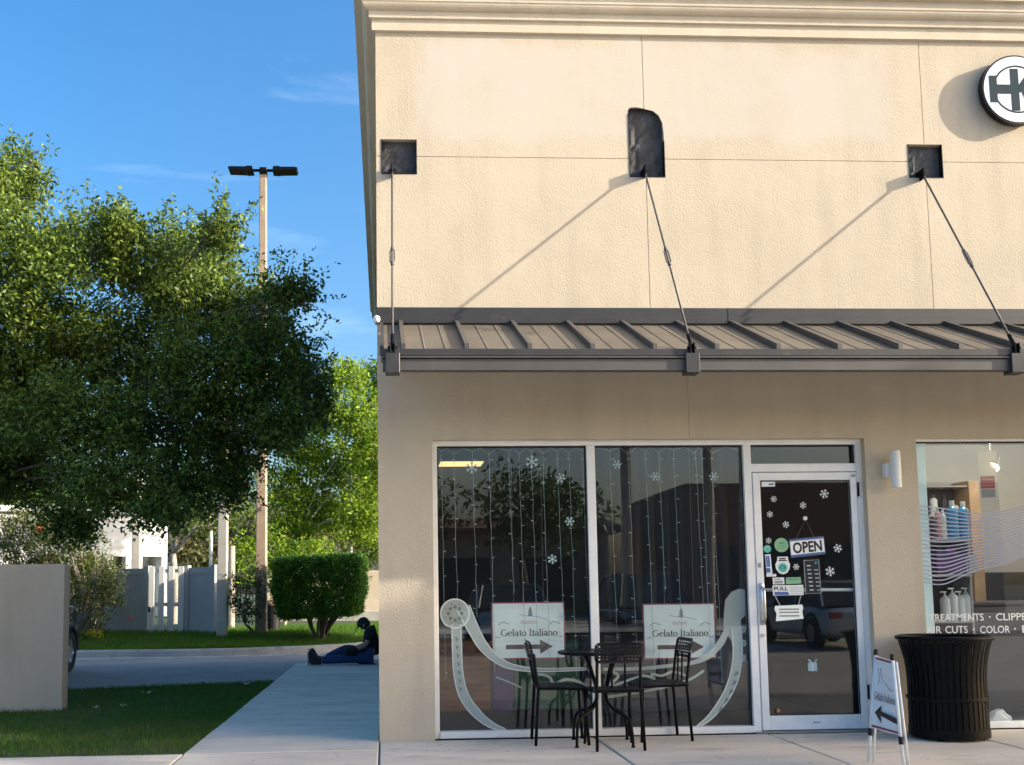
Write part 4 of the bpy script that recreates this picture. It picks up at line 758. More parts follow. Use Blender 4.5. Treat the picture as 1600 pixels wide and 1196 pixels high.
for iz, z in enumerate((.501, .901, 1.251, 1.921)):
    for ix in range(11):
        x = 4.98+.115*ix; ci = (ix*5+iz*3) % 6
        bottle(x, 2.2, z, .036+.008*math.sin(ix*3.1+iz), .20+.06*math.sin(ix*1.7+iz*2), ('bottle_dark', 'bottle_white', 'bottle_rose', 'bottle_blue', 'box_purple', 'box_cream')[ci], '%s small %s bottle on %s shelf of the back cabinet' % (('leftmost', 'second', 'third', 'fourth', 'fifth', 'middle', 'seventh', 'eighth', 'ninth', 'tenth', 'rightmost')[ix], ('black', 'white', 'rose', 'blue', 'purple', 'cream')[ci], ('lowest', 'second', 'third', 'top')[iz]), 'bottles in the back cabinet of the salon')
t = empty('salon_desk', (6.1, 1.25, 0), 0, 'dark reception desk low behind the salon window', 'desk')
m = MB(); m.box(5.5, 7.8, 1.1, 1.6, .0, 1.0, .01); m.build('front', 'salon_floor', t); m = MB(); m.box(5.45, 7.85, 1.05, 1.65, 1.0, 1.04, .008); m.build('top', 'bottle_dark', t)

for k, px in enumerate((1556, 1572)):
    x = X(px, 1108, .22); m = MB(); m.prism([(x-.09, .01), (x+.09, .01), (x+.095, .06), (x+.05, .09), (x+.02, .13), (x-.02, .12), (x-.06, .06), (x-.095, .035)], .19+.1*k, .27+.1*k); o = m.build('white_shoe', 'bottle_white'); bv = o.modifiers.new('b', 'BEVEL'); bv.width = .018; bv.segments = 3; tag(o, ('left', 'right')[k]+' white shoe on the floor inside the salon window', 'shoe', 'shoes in the salon window')
# ================================================================== TERRACE FURNITURE
def perforated(w, h, nx, ny, fill=.5, t=.004, rnd=.04, bx=.03, by=.025):   # plate in local XZ with square holes and rounded corners
    q = MB(); gx = (w-2*bx)/nx; gz = (h-2*by)/ny
    def quad2(p): q.add([(x, 0, z) for x, z in p]+[(x, t, z) for x, z in p], [(0, 1, 2, 3), (7, 6, 5, 4), (0, 4, 5, 1), (1, 5, 6, 2), (2, 6, 7, 3), (3, 7, 4, 0)])
    x0 = -w/2+bx; z0 = by
    for k in range(ny+1):                                # horizontal strips
        a = z0+gz*k-gz*(1-fill)/2; b = z0+gz*k+gz*(1-fill)/2; quad2([(x0-gx*.1, a), (-x0+gx*.1, a), (-x0+gx*.1, b), (x0-gx*.1, b)])
    for i in range(nx+1):
        a = x0+gx*i-gx*(1-fill)/2; b = x0+gx*i+gx*(1-fill)/2
        for k in range(ny): quad2([(a, z0+gz*k+gz*(1-fill)/2), (b, z0+gz*k+gz*(1-fill)/2), (b, z0+gz*(k+1)-gz*(1-fill)/2), (a, z0+gz*(k+1)-gz*(1-fill)/2)])
    # border frame with rounded corners
    def rr(hw, z_a, z_b, r):
        o = []
        for cx, cz, a0 in ((hw-r, z_a+r, -90), (hw-r, z_b-r, 0), (-hw+r, z_b-r, 90), (-hw+r, z_a+r, 180)):
            for k in range(6): a = math.radians(a0+18*k); o.append((cx+r*math.cos(a), cz+r*math.sin(a)))
        return o
    O = rr(w/2, 0, h, rnd); I = rr(w/2-bx+gx*(1-fill)/2, by-gz*(1-fill)/2, h-by+gz*(1-fill)/2, .004); n = len(O)
    q.add([(x, -.001, z) for x, z in O]+[(x, -.001, z) for x, z in I]+[(x, t+.001, z) for x, z in O]+[(x, t+.001, z) for x, z in I],
          [f for k in range(n) for j in [(k+1) % n] for f in ((k, j, n+j, n+k), (2*n+k, 3*n+k, 3*n+j, 2*n+j), (k, 2*n+k, 2*n+j, j), (n+k, n+j, 3*n+j, 3*n+k))])
    return q
def make_chair():                                        # local: faces +y, seat 0.45 high
    t = empty('cafe_chair', (0, 0, 0))
    s_ = perforated(.40, .40, 13, 13, .42, rnd=.05); s_.v = [(x, y2, .452-z2+.018*((y2/.2)**2 if y2 > 0 else 0)*-1) for x, z2, y2 in [(x, y, z-.2) for x, y, z in s_.v]]; s_.build('seat', 'black_plastic', t, keep=False)
    m = MB(); hb = [(-.19, -.19), (.19, -.19), (.19, .19), (-.19, .19)]; m.tube([(-.185, -.19, .435), (-.185, .19, .428), (.185, .19, .428), (.185, -.19, .435), (-.185, -.19, .435)], .010, 6); m.build('seat_frame', 'black_metal', t, keep=False)
    b_ = perforated(.37, .155, 12, 5, .5, rnd=.035, bx=.022, by=.018); vv = []
    for x, y, z in b_.v: zz = z+.645; yy = -.205-(zz-.45)*.20+y-.035*(1-(x/.185)**2)+.03; vv.append((x, yy, zz))
    b_.v = vv; b_.build('backrest', 'black_plastic', t, keep=False)
    for sg in (-1, 1):
        m = MB(); m.tube([(sg*.165, -.222, .69), (sg*.165, -.195, .50), (sg*.168, -.185, .44), (sg*.18, -.215, .0)], .0122, 8); m.build('leg', 'black_metal', t, keep=False, smooth=True)
        m = MB(); m.tube([(sg*.17, .17, .43), (sg*.185, .195, .0)], .0122, 8); m.build('leg', 'black_metal', t, keep=False, smooth=True)
        m = MB(); m.tube([(sg*.05, -.20, .69), (sg*.05, -.187, .45)], .008, 6); m.build('back_spindle', 'black_metal', t, keep=False)
    return t
ch = make_chair(); CG = 'black cafe chairs round the table'
spots = [(1.79, -.545, .02, 'black perforated cafe chair with its back to the camera in front of table'), (1.43, -.25, -math.pi/2-.05, 'black perforated cafe chair left of the round table, facing right'), (2.235, -.165, math.pi/2+.05, 'black perforated cafe chair right of the round table, facing left')]
for i, (x, y, rz, lb) in enumerate(spots):
    o = ch if i == 0 else copy_tree(ch); o.location = (x, y, .002); o.rotation_euler = (0, 0, rz); tag(o, lb, 'chair', CG)
T = empty('cafe_table', (1.74, -.36, 0), 0, 'round black metal cafe table outside the shop window', 'table')
m = MB(); m.lathe([(.325, .695), (.335, .70), (.335, .712), (.325, .718), (.05, .716)], (1.74, -.36, 0), 48); m.build('top', 'black_metal', T)
for k in range(4):
    a = math.radians(38+90*k); c, s_ = math.cos(a), math.sin(a)
    P = smooth_pts([(r*c+1.74, r*s_-.36, z) for r, z in ((.17, .695), (.12, .60), (.055, .42), (.06, .33), (.12, .27), (.22, .235), (.275, .19), (.295, .10), (.30, .002))], 5)
    m = MB(); m.tube(P, .0115, 8); m.lathe([(.016, .0), (.016, .012)], (1.74+.30*c, -.36+.30*s_, .001), 10); m.build('leg', 'black_metal', T, smooth=True)
m = MB(); m.tube([(1.74+.06*math.cos(2*math.pi*k/20), -.36+.06*math.sin(2*math.pi*k/20), .40) for k in range(21)], .007, 6, cap=False); m.build('leg_ring', 'black_metal', T)

# ---- litter bin with flared slats
CX, CY = 4.50, -.40
LB = empty('litter_bin', (CX, CY, 0), 0, 'black slatted metal litter bin with flared rim beside the salon window', 'bin')
NS = 40
pr = smooth_pts([(.338, .775), (.318, .70), (.296, .60), (.284, .48), (.283, .34), (.285, .20), (.287, .055)], 4)
sl = MB(); hw = .0155
vv = []
for r, z in pr: vv += [(r+.004, -hw, z), (r+.004, hw, z), (r-.003, hw, z), (r-.003, -hw, z)]
k4 = len(pr); sl.add(vv, [(4*i+j, 4*i+(j+1) % 4, 4*i+4+(j+1) % 4, 4*i+4+j) for i in range(k4-1) for j in range(4)]+[(0, 1, 2, 3), (4*k4-4, 4*k4-3, 4*k4-2, 4*k4-1)]); sm_ = sl.mesh('slat', 'black_metal')
for k in range(NS): o = obj('slat', sm_, LB, keep=False); o.rotation_euler = (0, 0, 2*math.pi*(k+.5)/NS)
m = MB(); m.tube([(.345*math.cos(2*math.pi*k/48)+CX, .345*math.sin(2*math.pi*k/48)+CY, .785) for k in range(49)], .018, 8, cap=False); m.build('rim', 'black_metal', LB, smooth=True)
m = MB(); m.lathe([(.292, .018), (.296, .022), (.296, .085), (.292, .09), (.26, .09)], (CX, CY, 0), 48, close=False); m.lathe([(.297, .60), (.300, .605), (.300, .625), (.297, .63)], (CX, CY, -.30), 48, close=False); m.build('band', 'black_metal', LB)
m = MB(); m.lathe([(.245, .05), (.255, .06), (.262, .70), (.275, .76), (.255, .765), (.25, .07)], (CX, CY, 0), 40); m.build('liner', 'black_plastic', LB)
for k in range(4): a = math.pi/4+k*math.pi/2; m = MB(); m.lathe([(.022, 0), (.022, .03)], (CX+.24*math.cos(a), CY+.24*math.sin(a), 0), 10); m.build('foot', 'black_metal', LB)

# ---- folding pavement sign near the camera
yl, yr = -1.42, -1.86
TL, TR, BL_, BR = at(1368, 1026, yl), at(1395, 1034, yr), at(1360.5, 1137, yl), at(1407, 1150, yr)
AF = empty('folding_sign', ((BL_.x+BR.x)/2, (BL_.y+BR.y)/2, 0), 0, 'narrow view of a white folding pavement sign with black left arrow', 'sign')
nrm = (TR-TL).cross(BL_-TL).normalized()
if nrm.dot(Vector((CAMX, -CAMD, CAMH))-TL) < 0: nrm = -nrm
bq = lambda u_, v_, o_=0.0: (TL*(1-u_)+TR*u_)*(1-v_)+(BL_*(1-u_)+BR*u_)*v_+nrm*o_
def quadpanel(name, pts, o0, o1, mt, flip=0): m = MB(); n = len(pts); m.add([bq(u_, v_, o1) for u_, v_ in pts]+[bq(u_, v_, o0) for u_, v_ in pts], [tuple(range(n)), tuple(range(n, 2*n))]+[(i, (i+1) % n, n+(i+1) % n, n+i) for i in range(n)]); return m.build(name, mt, AF)
quadpanel('panel', [(0, 0), (1, 0), (1, 1), (0, 1)], -.012, 0, 'sign_white')
quadpanel('top_stripe', [(.02, .005), (.98, .005), (.98, .035), (.02, .035)], .0004, .0009, 'ink_red'); quadpanel('bottom_stripe', [(.02, .955), (.98, .955), (.98, .985), (.02, .985)], .0004, .0009, 'ink_red'); quadpanel('side_stripe', [(.93, .04), (.985, .04), (.985, .95), (.93, .95)], .0004, .0009, 'ink_pale_red')
quadpanel('arrow', [(.12, .775), (.36, .66), (.33, .735), (.94, .78), (.94, .86), (.33, .80), (.36, .90)], .0004, .001, 'ink_black')
m = MB()
for p in SER: m.add([bq(.06+.88*a/SERW, .595-b*.11/.7, .001) for a, b in p], [tuple(range(len(p)))])
m.build('lettering', 'ink_maroon', AF); m = MB()
for A_ in ([(.2, .15), (.28, .30), (.2, .38)], [(.3, .14), (.42, .3), (.62, .36), (.8, .42)], [(.7, .41), (.9, .40)]):
    for i in range(len(A_)-1): a, b = bq(*A_[i], .001), bq(*A_[i+1], .001); m.tube([a, b], .002, 4)
m.build('sketch', 'ink_grey', AF)
for u_, ext in ((0, 1), (1, 1)):
    top = bq(u_, -.06, .0); bt = bq(u_, 1, .0); d = (bt-top).normalized(); ft = top+d*((top.z-.005)/-d.z)
    m = MB(); m.tube([top, ft], .011, 8); lg = m.build('leg', 'sticker_white', AF, smooth=True)
    m = MB(); e = bq(u_, 1.05); m.tube([e-d*.02, e+d*.03], .016, 8); m.build('clamp', 'black_plastic', lg); m = MB(); m.tube([bq(u_, -.10), bq(u_, -.02)], .015, 8); m.build('top_knob', 'black_plastic', lg)
    m = MB(); m.tube([bq(u_, .0, -.022), Vector((ft.x, ft.y, ft.z))-nrm*.032], .008, 8); m.build('leg', 'sticker_white', AF, smooth=True)

# ================================================================== LEFT SIDE: LOW WALL, CAR, PERSON
LW = empty('garden_wall', (-5.2, 2.85, 0), 0, 'short grey beige stucco wall standing in the lawn at far left', 'wall')
def rwall(x0, x1, y0, y1, z1, r=.03):
    m = MB(); q = []
    for cx, a0 in ((x1-r, 0), (x0+r, 90)):
        for k in range(5): a = math.radians(a0+22.5*k); q.append((cx+r*math.cos(a), z1-r+r*math.sin(a)))
    q = [(x1, -.05)]+q+[(x0, -.05)]; m.prism(q, y0, y1); return m
rwall(-8.2, -3.37, 2.78, 2.98, 1.535).build('wall_body', 'stucco_grey', LW)

def car(name, loc, rz, paint, label, L=4.5, Wd=1.8, H=1.48):
    r = empty(name, loc, rz, label, 'car'); h = Wd/2
    def sec(x, zb, zt, w0, w1): return [(x, -w0*.93, zb), (x, -w0, zb+.12), (x, -w0, zt-.14), (x, -w1, zt), (x, w1, zt), (x, w0, zt-.14), (x, w0, zb+.12), (x, w0*.93, zb)]
    ss = [sec(-L/2, .42, .72, h*.80, h*.70), sec(-L/2+.10, .26, .86, h*.92, h*.80), sec(-L/2+.5, .22, .95, h, h*.88), sec(-L*.16, .22, 1.0, h, h*.92), sec(L*.12, .22, .98, h, h*.92), sec(L/2-.75, .22, .93, h, h*.86), sec(L/2-.15, .24, .80, h*.92, h*.78), sec(L/2, .40, .66, h*.76, h*.64)]
    m = MB(); n = 8; m.add([p for s_ in ss for p in s_], [(i*n+k, i*n+(k+1) % n, (i+1)*n+(k+1) % n, (i+1)*n+k) for i in range(len(ss)-1) for k in range(n)]+[tuple(range(n)), tuple((len(ss)-1)*n+k for k in range(n))])
    b = m.build('body', paint, r, keep=False, smooth=True); md = b.modifiers.new('s', 'SUBSURF'); md.levels = md.render_levels = 2
    cab = [(-L*.42, .93), (-L*.30, H-.06), (-L*.10, H), (L*.08, H-.02), (L*.25, .95)]; m = MB(); vv = []
    for x, z in cab: w = h*.90-(z-.93)*.33; vv += [(x, -w, z), (x, w, z)]
    vv += [(-L*.42, -h*.9, .90), (-L*.42, h*.9, .90), (L*.25, -h*.9, .90), (L*.25, h*.9, .90)]
    m.add(vv, [(2*i, 2*i+2, 2*i+3, 2*i+1) for i in range(4)]+[(0, 10, 12, 8, 6, 4, 2), (1, 3, 5, 7, 9, 13, 11)]); m.build('cabin_glass', 'glass_car' if False else 'far_dark', r, keep=False)
    m = MB(); 
    for sg in (-1, 1):
        for i in range(4): (x, z), (x2, z2) = cab[i], cab[i+1]; w = h*.905-(z-.93)*.33; w2 = h*.905-(z2-.93)*.33; m.tube([(x, sg*w, z), (x2, sg*w2, z2)], .035, 6)
        m.tube([(-L*.06, sg*(h*.91-.02), .95), (-L*.07, sg*(h*.90-(H-.95)*.32), H-.02)], .03, 6)
    x0, x1 = cab[1][0], cab[3][0]; w = h*.9-(H-.97)*.33; m.add([(x0, -w, H-.05), (x0, w, H-.05), (cab[2][0], w, H+.012), (cab[2][0], -w, H+.012), (x1, w, H-.012), (x1, -w, H-.012)], [(0, 3, 2, 1), (3, 5, 4, 2)]); m.build('roof', paint, r, keep=False)
    for sx, ty in ((-L*.31, 'b'), (L*.31, 'f')):
        for sg in (-1, 1):
            wv = MB(); wv.lathe([(.20, -.11), (.31, -.11), (.335, -.08), (.335, .08), (.31, .11), (.20, .11)], (0, 0, 0), 28, close=False); w_ = wv.build('wheel', 'tyre', r, keep=False); w_.location = (sx, sg*(h-.10), .335); w_.rotation_euler = (math.pi/2, 0, 0)
            q = MB(); q.lathe([(.205, -.06), (.205, .095), (.17, .10), (.16, .07), (.05, .075), (.045, .09)], (0, 0, 0), 24)
            for k in range(5): a = 2*math.pi*k/5; q.add([(.04*math.cos(a+1.2), .04*math.sin(a+1.2), .098), (.04*math.cos(a-1.2), .04*math.sin(a-1.2), .098), (.2*math.cos(a-.13), .2*math.sin(a-.13), .09), (.2*math.cos(a+.13), .2*math.sin(a+.13), .09)], [(0, 1, 2, 3)])
            rm = q.build('rim', 'chrome', w_, keep=False); rm.scale = (1, 1, -1 if sg > 0 else 1)
            q = MB(); q.tube([(sx+.40*math.cos(math.radians(a)), sg*(h-.02), .335+.40*math.sin(math.radians(a))) for a in range(0, 181, 15)], .045, 6); q.build('wheel_arch', 'black_plastic', r, keep=False)
    for sg in (-1, 1):
        q = MB(); q.box(L/2-.16, L/2-.06, sg*h*.72-.14, sg*h*.72+.14, .60, .70, .02); q.build('headlight', 'head_lens', r, keep=False)
        q = MB(); q.box(-L/2+.03, -L/2+.12, sg*h*.74-.14, sg*h*.74+.14, .66, .80, .02); q.build('tail_light', 'tail_red', r, keep=False)
        q = MB(); q.box(L*.15, L*.20, sg*(h+.10)-.07, sg*(h+.10)+.07, .95, 1.06, .02); q.build('mirror', paint, r, keep=False)
    return r
car('parked_car', (-5.80, 6.95, -.02), math.pi/2+.03, 'car_dark', 'dark car parked behind the low wall, only its wheel and flank showing')

def skinned(name, verts, edges, radii, m, parent, root=0, sub=2):
    me = bpy.data.meshes.new(name); me.from_pydata(verts, edges, []); me.materials.append(M[m]); o = obj(name, me, parent)
    md = o.modifiers.new('skin', 'SKIN'); md.use_smooth_shade = True
    for i, r_ in enumerate(radii): me.skin_vertices[0].data[i].radius = r_ if isinstance(r_, tuple) else (r_, r_)
    for i in range(len(verts)): me.skin_vertices[0].data[i].use_root = (i == root)
    s2 = o.modifiers.new('sub', 'SUBSURF'); s2.levels = s2.render_levels = sub
    return o
PY = 9.05
PE = empty('person', (-.22, PY, 0), 0, 'person in black shirt and blue jeans sitting on pavement against the building, head bowed', 'person')
V_ = [(-.20, PY, .13), (-.17, PY, .30), (-.15, PY, .50), (-.20, PY, .58), (-.26, PY, .625), (-.325, PY, .655), (-.385, PY, .635),   # 0-6 pelvis..head
      (-.19, PY-.17, .55), (-.27, PY-.22, .33), (-.47, PY-.14, .235), (-.54, PY-.11, .23),                                      # 7-10 near arm
      (-.19, PY+.17, .55), (-.27, PY+.22, .33), (-.47, PY+.12, .25), (-.54, PY+.09, .24),                                      # 11-14 far arm
      (-.26, PY-.11, .12), (-.66, PY-.17, .10), (-1.06, PY-.19, .075), (-1.14, PY-.19, .10),                                    # near leg
      (-.26, PY+.11, .14), (-.60, PY+.13, .26), (-1.00, PY+.10, .085), (-1.08, PY+.10, .11)]
E_ = [(0, 1), (1, 2), (2, 3), (3, 4), (4, 5), (5, 6), (2, 7), (7, 8), (8, 9), (9, 10), (2, 11), (11, 12), (12, 13), (13, 14), (0, 15), (15, 16), (16, 17), (17, 18), (0, 19), (19, 20), (20, 21), (21, 22)]
R_2 = [(.13, .15), (.12, .14), (.12, .15), .065, .06, .090, .078, .055, .045, .035, .03, .055, .045, .035, .03, .085, .06, .045, .04, .085, .06, .045, .04]
skinned('body', V_, E_, R_2, 'skin', PE)
skinned('t_shirt', [V_[0], V_[1], V_[2], (-.215, PY, .61), V_[7], (-.255, PY-.21, .38), V_[11], (-.255, PY+.21, .38)], [(0, 1), (1, 2), (2, 3), (2, 4), (4, 5), (2, 6), (6, 7)], [(.15, .17), (.155, .17), (.155, .18), .10, .09, .068, .078, .068], 'shirt_black', PE)
skinned('jeans', [V_[0], V_[15], V_[16], (-1.02, PY-.19, .078), V_[19], V_[20], (-.96, PY+.10, .095)], [(0, 1), (1, 2), (2, 3), (0, 4), (4, 5), (5, 6)], [(.15, .165), .105, .082, .065, .105, .085, .065], 'jeans', PE)
m = MB(); hc = Vector((-.315, PY, .668)); NU, NV = 16, 10; vv = []
for a_ in range(NV+1):
    for b_ in range(NU): th = math.pi*a_/NV*.72; ph = 2*math.pi*b_/NU; q = Vector((math.sin(th)*math.cos(ph)*.112, math.sin(th)*math.sin(ph)*.090, math.cos(th)*.108)); q *= 1+.05*math.sin(ph*5+th*7)+.03*math.sin(ph*9); q.rotate(Matrix.Rotation(.25, 4, 'Y').to_euler()); vv.append(hc+q)
m.add(vv, [(a_*NU+b_, a_*NU+(b_+1) % NU, (a_+1)*NU+(b_+1) % NU, (a_+1)*NU+b_) for a_ in range(NV) for b_ in range(NU)]); m.build('hair', 'hair_black', PE, smooth=True)
m = MB(); m.tube([(-.395, PY-.02, .615), (-.425, PY, .60), (-.41, PY+.02, .60)], [.012, .016, .010], 6); m.build('nose', 'skin', PE, smooth=True)
for sg in (-1, 1): m = MB(); m.tube([(-.30, PY+sg*.088, .665), (-.305, PY+sg*.102, .64), (-.32, PY+sg*.09, .615)], [.014, .018, .010], 6); m.build('ear', 'skin', PE, smooth=True)
for y_, dz in ((PY-.19, 0), (PY+.10, .03)):
    m = MB(); x_ = -1.10; q = [(x_+.10, .015), (x_-.06, .012), (x_-.10, .03), (x_-.115, .12), (x_-.115, .22+dz), (x_-.07, .245+dz), (x_-.03, .20+dz), (x_+.02, .135), (x_+.10, .125)]; m.prism(q, y_-.045, y_+.045); s_ = m.build('shoe', 'shoe_dark', PE); bv = s_.modifiers.new('b', 'BEVEL'); bv.width = .02; bv.segments = 3
    m = MB(); m.prism([(x_-.135, .012), (x_-.115, .012), (x_-.117, .245+dz), (x_-.135, .235+dz)], y_-.048, y_+.048); m.build('sole', 'shoe_sole', s_)
for sg in (-1, 1):                                       # hands holding a dark phone in the lap
    hx, hy, hz = -.56, PY+(-.10 if sg < 0 else .09), .235
    for k in range(4): m = MB(); y_ = hy-sg*(.0-.02*(k-1.5)*-1); m.tube([(hx+.01, hy+.018*(k-1.5), hz+.005), (hx-.035, hy+.019*(k-1.5), hz+.012), (hx-.06, hy+.017*(k-1.5)-sg*.02, hz-.006), (hx-.058, hy+.016*(k-1.5)-sg*.035, hz-.022)], [.011, .010, .009, .008], 6); m.build('finger', 'skin', PE, smooth=True)
    m = MB(); m.tube([(hx+.01, hy-sg*.025, hz+.01), (hx-.01, hy-sg*.05, hz+.02), (hx-.035, hy-sg*.06, hz+.022)], [.012, .011, .009], 6); m.build('thumb', 'skin', PE, smooth=True)
bg_ = MB(); bg_.lathe([(.02, .0), (.10, .01), (.13, .05), (.12, .10), (.07, .14), (.02, .145)], (-.52, PY-.17, .155), 14); bgo = tag(bg_.build('bag', 'shirt_black', smooth=True), 'small dark bag resting on the lap of the seated person', 'bag'); 

# ---- vinyl fence enclosure and gate on the verge
FZ = .31
def fence_panel(a, b, y0, y1, label, white=False, n=None):
    r = empty('fence_panel', ((a+b)/2, (y0+y1)/2, FZ), 0, label, 'fence', 'grey vinyl fence panels'); d = Vector((b-a, y1-y0, 0)); L = d.length; d.normalize(); nn = Vector((-d.y, d.x, 0))
    def bx(s0, s1, t0, t1, z0, z1, nm, mt='vinyl_fence'):
        m = MB(); p = Vector((a, y0, 0)); c = [p+d*s+nn*t for s, t in ((s0, t0), (s1, t0), (s1, t1), (s0, t1))]; m.add([(q.x, q.y, z) for z in (z0, z1) for q in c], [(0, 1, 2, 3), (7, 6, 5, 4), (0, 4, 5, 1), (1, 5, 6, 2), (2, 6, 7, 3), (3, 7, 4, 0)]); return m.build(nm, mt, r)
    bx(0, .12, -.06, .06, FZ-.15, FZ+1.52, 'post'); bx(L-.12, L, -.06, .06, FZ-.15, FZ+1.52, 'post'); bx(.12, L-.12, -.03, .03, FZ+1.33, FZ+1.47, 'rail'); bx(.12, L-.12, -.03, .03, FZ+.02, FZ+.16, 'rail')
    n = n or max(3, int((L-.24)/.16)); w = (L-.24)/n
    for k in range(n): bx(.12+w*k+.003, .12+w*(k+1)-.003, -.011, .011, FZ+.16, FZ+1.33, 'board')
    return r
fa = at(150, 1003, 15.55); fb = at(233, 1003, 14.85); fc = at(287, 1003, 14.72); fd = at(337, 1003, 14.4)
fence_panel(-9.5, fa.x, 16.2, 15.6, 'grey vinyl fence panel behind the flowering shrub'); fence_panel(fa.x, fb.x, 15.6, 14.85, 'grey vinyl fence panel left of the white gate'); fence_panel(fc.x, fd.x, 14.8, 14.4, 'grey vinyl fence panel between white gate and concrete pole')
gt = empty('picket_gate', ((fb.x+fc.x)/2, 14.7, FZ), 0, 'white slatted gate standing between the grey fence panels', 'gate')
gx0, gx1 = fb.x+.02, fc.x-.02
for k in range(4): x = gx0+.05+(gx1-gx0-.1)*k/3; m = MB(); m.box(x-.062, x+.062, 14.680, 14.710, FZ-.0, FZ+1.5, .008); m.build('picket', 'vinyl_white', gt)
for z in (.12, .62, 1.36): m = MB(); m.box(gx0, gx1, 14.711, 14.750, FZ+z, FZ+z+.09, .006); m.build('cross_rail', 'vinyl_white', gt)
m = MB(); m.box(gx0-.01, gx0+.03, 14.650, 14.679, FZ+.5, FZ+.62, .004); m.build('latch', 'black_metal', gt)

# ---- poles
def pole(name, base, h, w0, w1, mt, label, sq=True):
    m = MB(); x, y, z = base
    if sq:
        a, b = w0/2, w1/2; c0, c1 = a*.18, b*.18
        oct_ = lambda s, c, zz: [(x-s+c, y-s, zz), (x+s-c, y-s, zz), (x+s, y-s+c, zz), (x+s, y+s-c, zz), (x+s-c, y+s, zz), (x-s+c, y+s, zz), (x-s, y+s-c, zz), (x-s, y-s+c, zz)]
        m.add(oct_(a, c0, z-.3)+oct_(b, c1, z+h), [tuple(range(8)), tuple(range(15, 7, -1))]+[(i, (i+1) % 8, 8+(i+1) % 8, 8+i) for i in range(8)])
    else: m.tube([(x, y, z-.3), (x, y, z+h)], [w0/2, w1/2], 14)
    r = empty(name, (x, y, z), 0, label, 'pole'); m.build('shaft', mt, r); return r
lp = at(408, 988, 14.6); LH = at(408, 268, 14.6).z
P1 = pole('light_pole', (lp.x, lp.y, .30), LH-.30-.08, .255, .15, 'pole_brown', 'tall tan lamp post with twin dark lamp heads above the tree')
m = MB(); m.box(lp.x-.085, lp.x+.085, lp.y-.085, lp.y+.085, LH-.10, LH+.07, .01); m.tube([(lp.x-.32, lp.y, LH+.02), (lp.x+.32, lp.y, LH+.02)], .035, 8); m.build('bracket', 'black_metal', P1)
for sg in (-1, 1):
    m = MB(); q = [(lp.x+sg*.22, LH-.04), (lp.x+sg*.24, LH+.06), (lp.x+sg*.36, LH+.063), (lp.x+sg*.40, LH+.045), (lp.x+sg*.74, LH+.047), (lp.x+sg*.79, LH+.03), (lp.x+sg*.77, LH-.025), (lp.x+sg*.40, LH-.035), (lp.x+sg*.36, LH-.045), (lp.x+sg*.24, LH-.04)]
    m.prism(q, lp.y-.17, lp.y+.17); m.build('lamp_head', 'black_metal', P1)
m = MB(); m.box(lp.x-.03, lp.x+.0, lp.y-.16, lp.y-.125, 3.0, 3.1, .003); m.build('hand_hole', 'black_plastic', P1)
p = at(347, 1003, 13.85); pole('utility_pole', (p.x, p.y, .26), 6.6, .22, .17, 'concrete_pole', 'pale square concrete pole beside the grey fence')
p = at(213, 905, 19.0); pole('utility_pole', (p.x, p.y, .3), 6.4, .23, .18, 'concrete_pole', 'concrete pole rising behind the white gate')
p = at(329, 905, 20.0); pole('metal_post', (p.x, p.y, .3), 2.6, .10, .09, 'vinyl_white', 'thin white metal post behind the grey fence', False)
p = at(361, 930, 18.0); pole('wooden_post', (p.x, p.y, .3), 2.1, .20, .19, 'bark_pale', 'short pinkish post just right of the concrete pole', False)
p = at(548, 870, 24.0); pole('metal_post', (p.x, p.y, .3), 5.2, .12, .10, 'concrete_pole', 'slim grey post among the lime green trees', False)
p = at(425, 975, 15.6); r = empty('refuse_drum', (p.x, p.y, .3), 0, 'dark drum with orange top behind the lamp post', 'drum'); m = MB(); m.lathe([(.18, 0), (.19, .02), (.19, .3), (.195, .31), (.195, .33), (.19, .34), (.19, .62)], (p.x, p.y, .3), 20); m.build('body', 'black_plastic', r); m = MB(); m.lathe([(.19, .62), (.195, .66), (.15, .72), (.05, .74)], (p.x, p.y, .3), 20); m.build('lid', 'roof_brown', r)
# ---- far walls and white building
r = empty('boundary_wall', (0, 24, .3), 0, 'sunlit beige boundary wall behind the clipped hedge', 'wall'); a = at(440, 890, 24).x; b = at(640, 890, 24).x
m = MB(); m.box(a-.5, b+3, 24, 24.25, .2, Z(580, 892, 24), .02); m.build('wall_body', 'far_wall', r); m = MB(); m.box(a-.5, b+3, 23.6, 23.99, .2, .62, .02); m.build('plinth', 'kerb', r)
wx0, wx1 = at(-40, 850, 33).x, at(262, 850, 33).x; zt_ = Z(150, 806, 33); zb_ = Z(240, 868, 33)
r = empty('white_building', ((wx0+wx1)/2, 33, .3), 0, 'white modern building with dark openings behind the trees', 'building')
m = MB(); m.holes(wx0, wx1, .2, zt_, 33, 33.3, [(at(222, 860, 33).x, at(253, 860, 33).x, .2, zb_), (at(60, 860, 33).x, at(90, 860, 33).x, .8, zb_), (at(120, 860, 33).x, at(150, 860, 33).x, .8, zb_), (at(176, 860, 33).x, at(196, 860, 33).x, .8, zb_)]); m.box(wx0, wx1, 33.301, 40, zt_-.2, zt_+.1); m.build('wall', 'far_white', r)
m = MB(); m.box(wx0, wx1, 36, 36.2, .2, zt_-.25); m.build('inner_wall', 'far_dark', r); m = MB(); m.box(wx0-.1, wx1+.15, 32.85, 33.4, zt_+.101, zt_+.35, .03); m.build('parapet', 'far_white', r); m = MB(); m.box(wx1-.35, wx1, 33.31, 35, .2, zt_-.21); m.build('side_pier', 'far_white', r)

r.rotation_euler = (0, 0, .42)

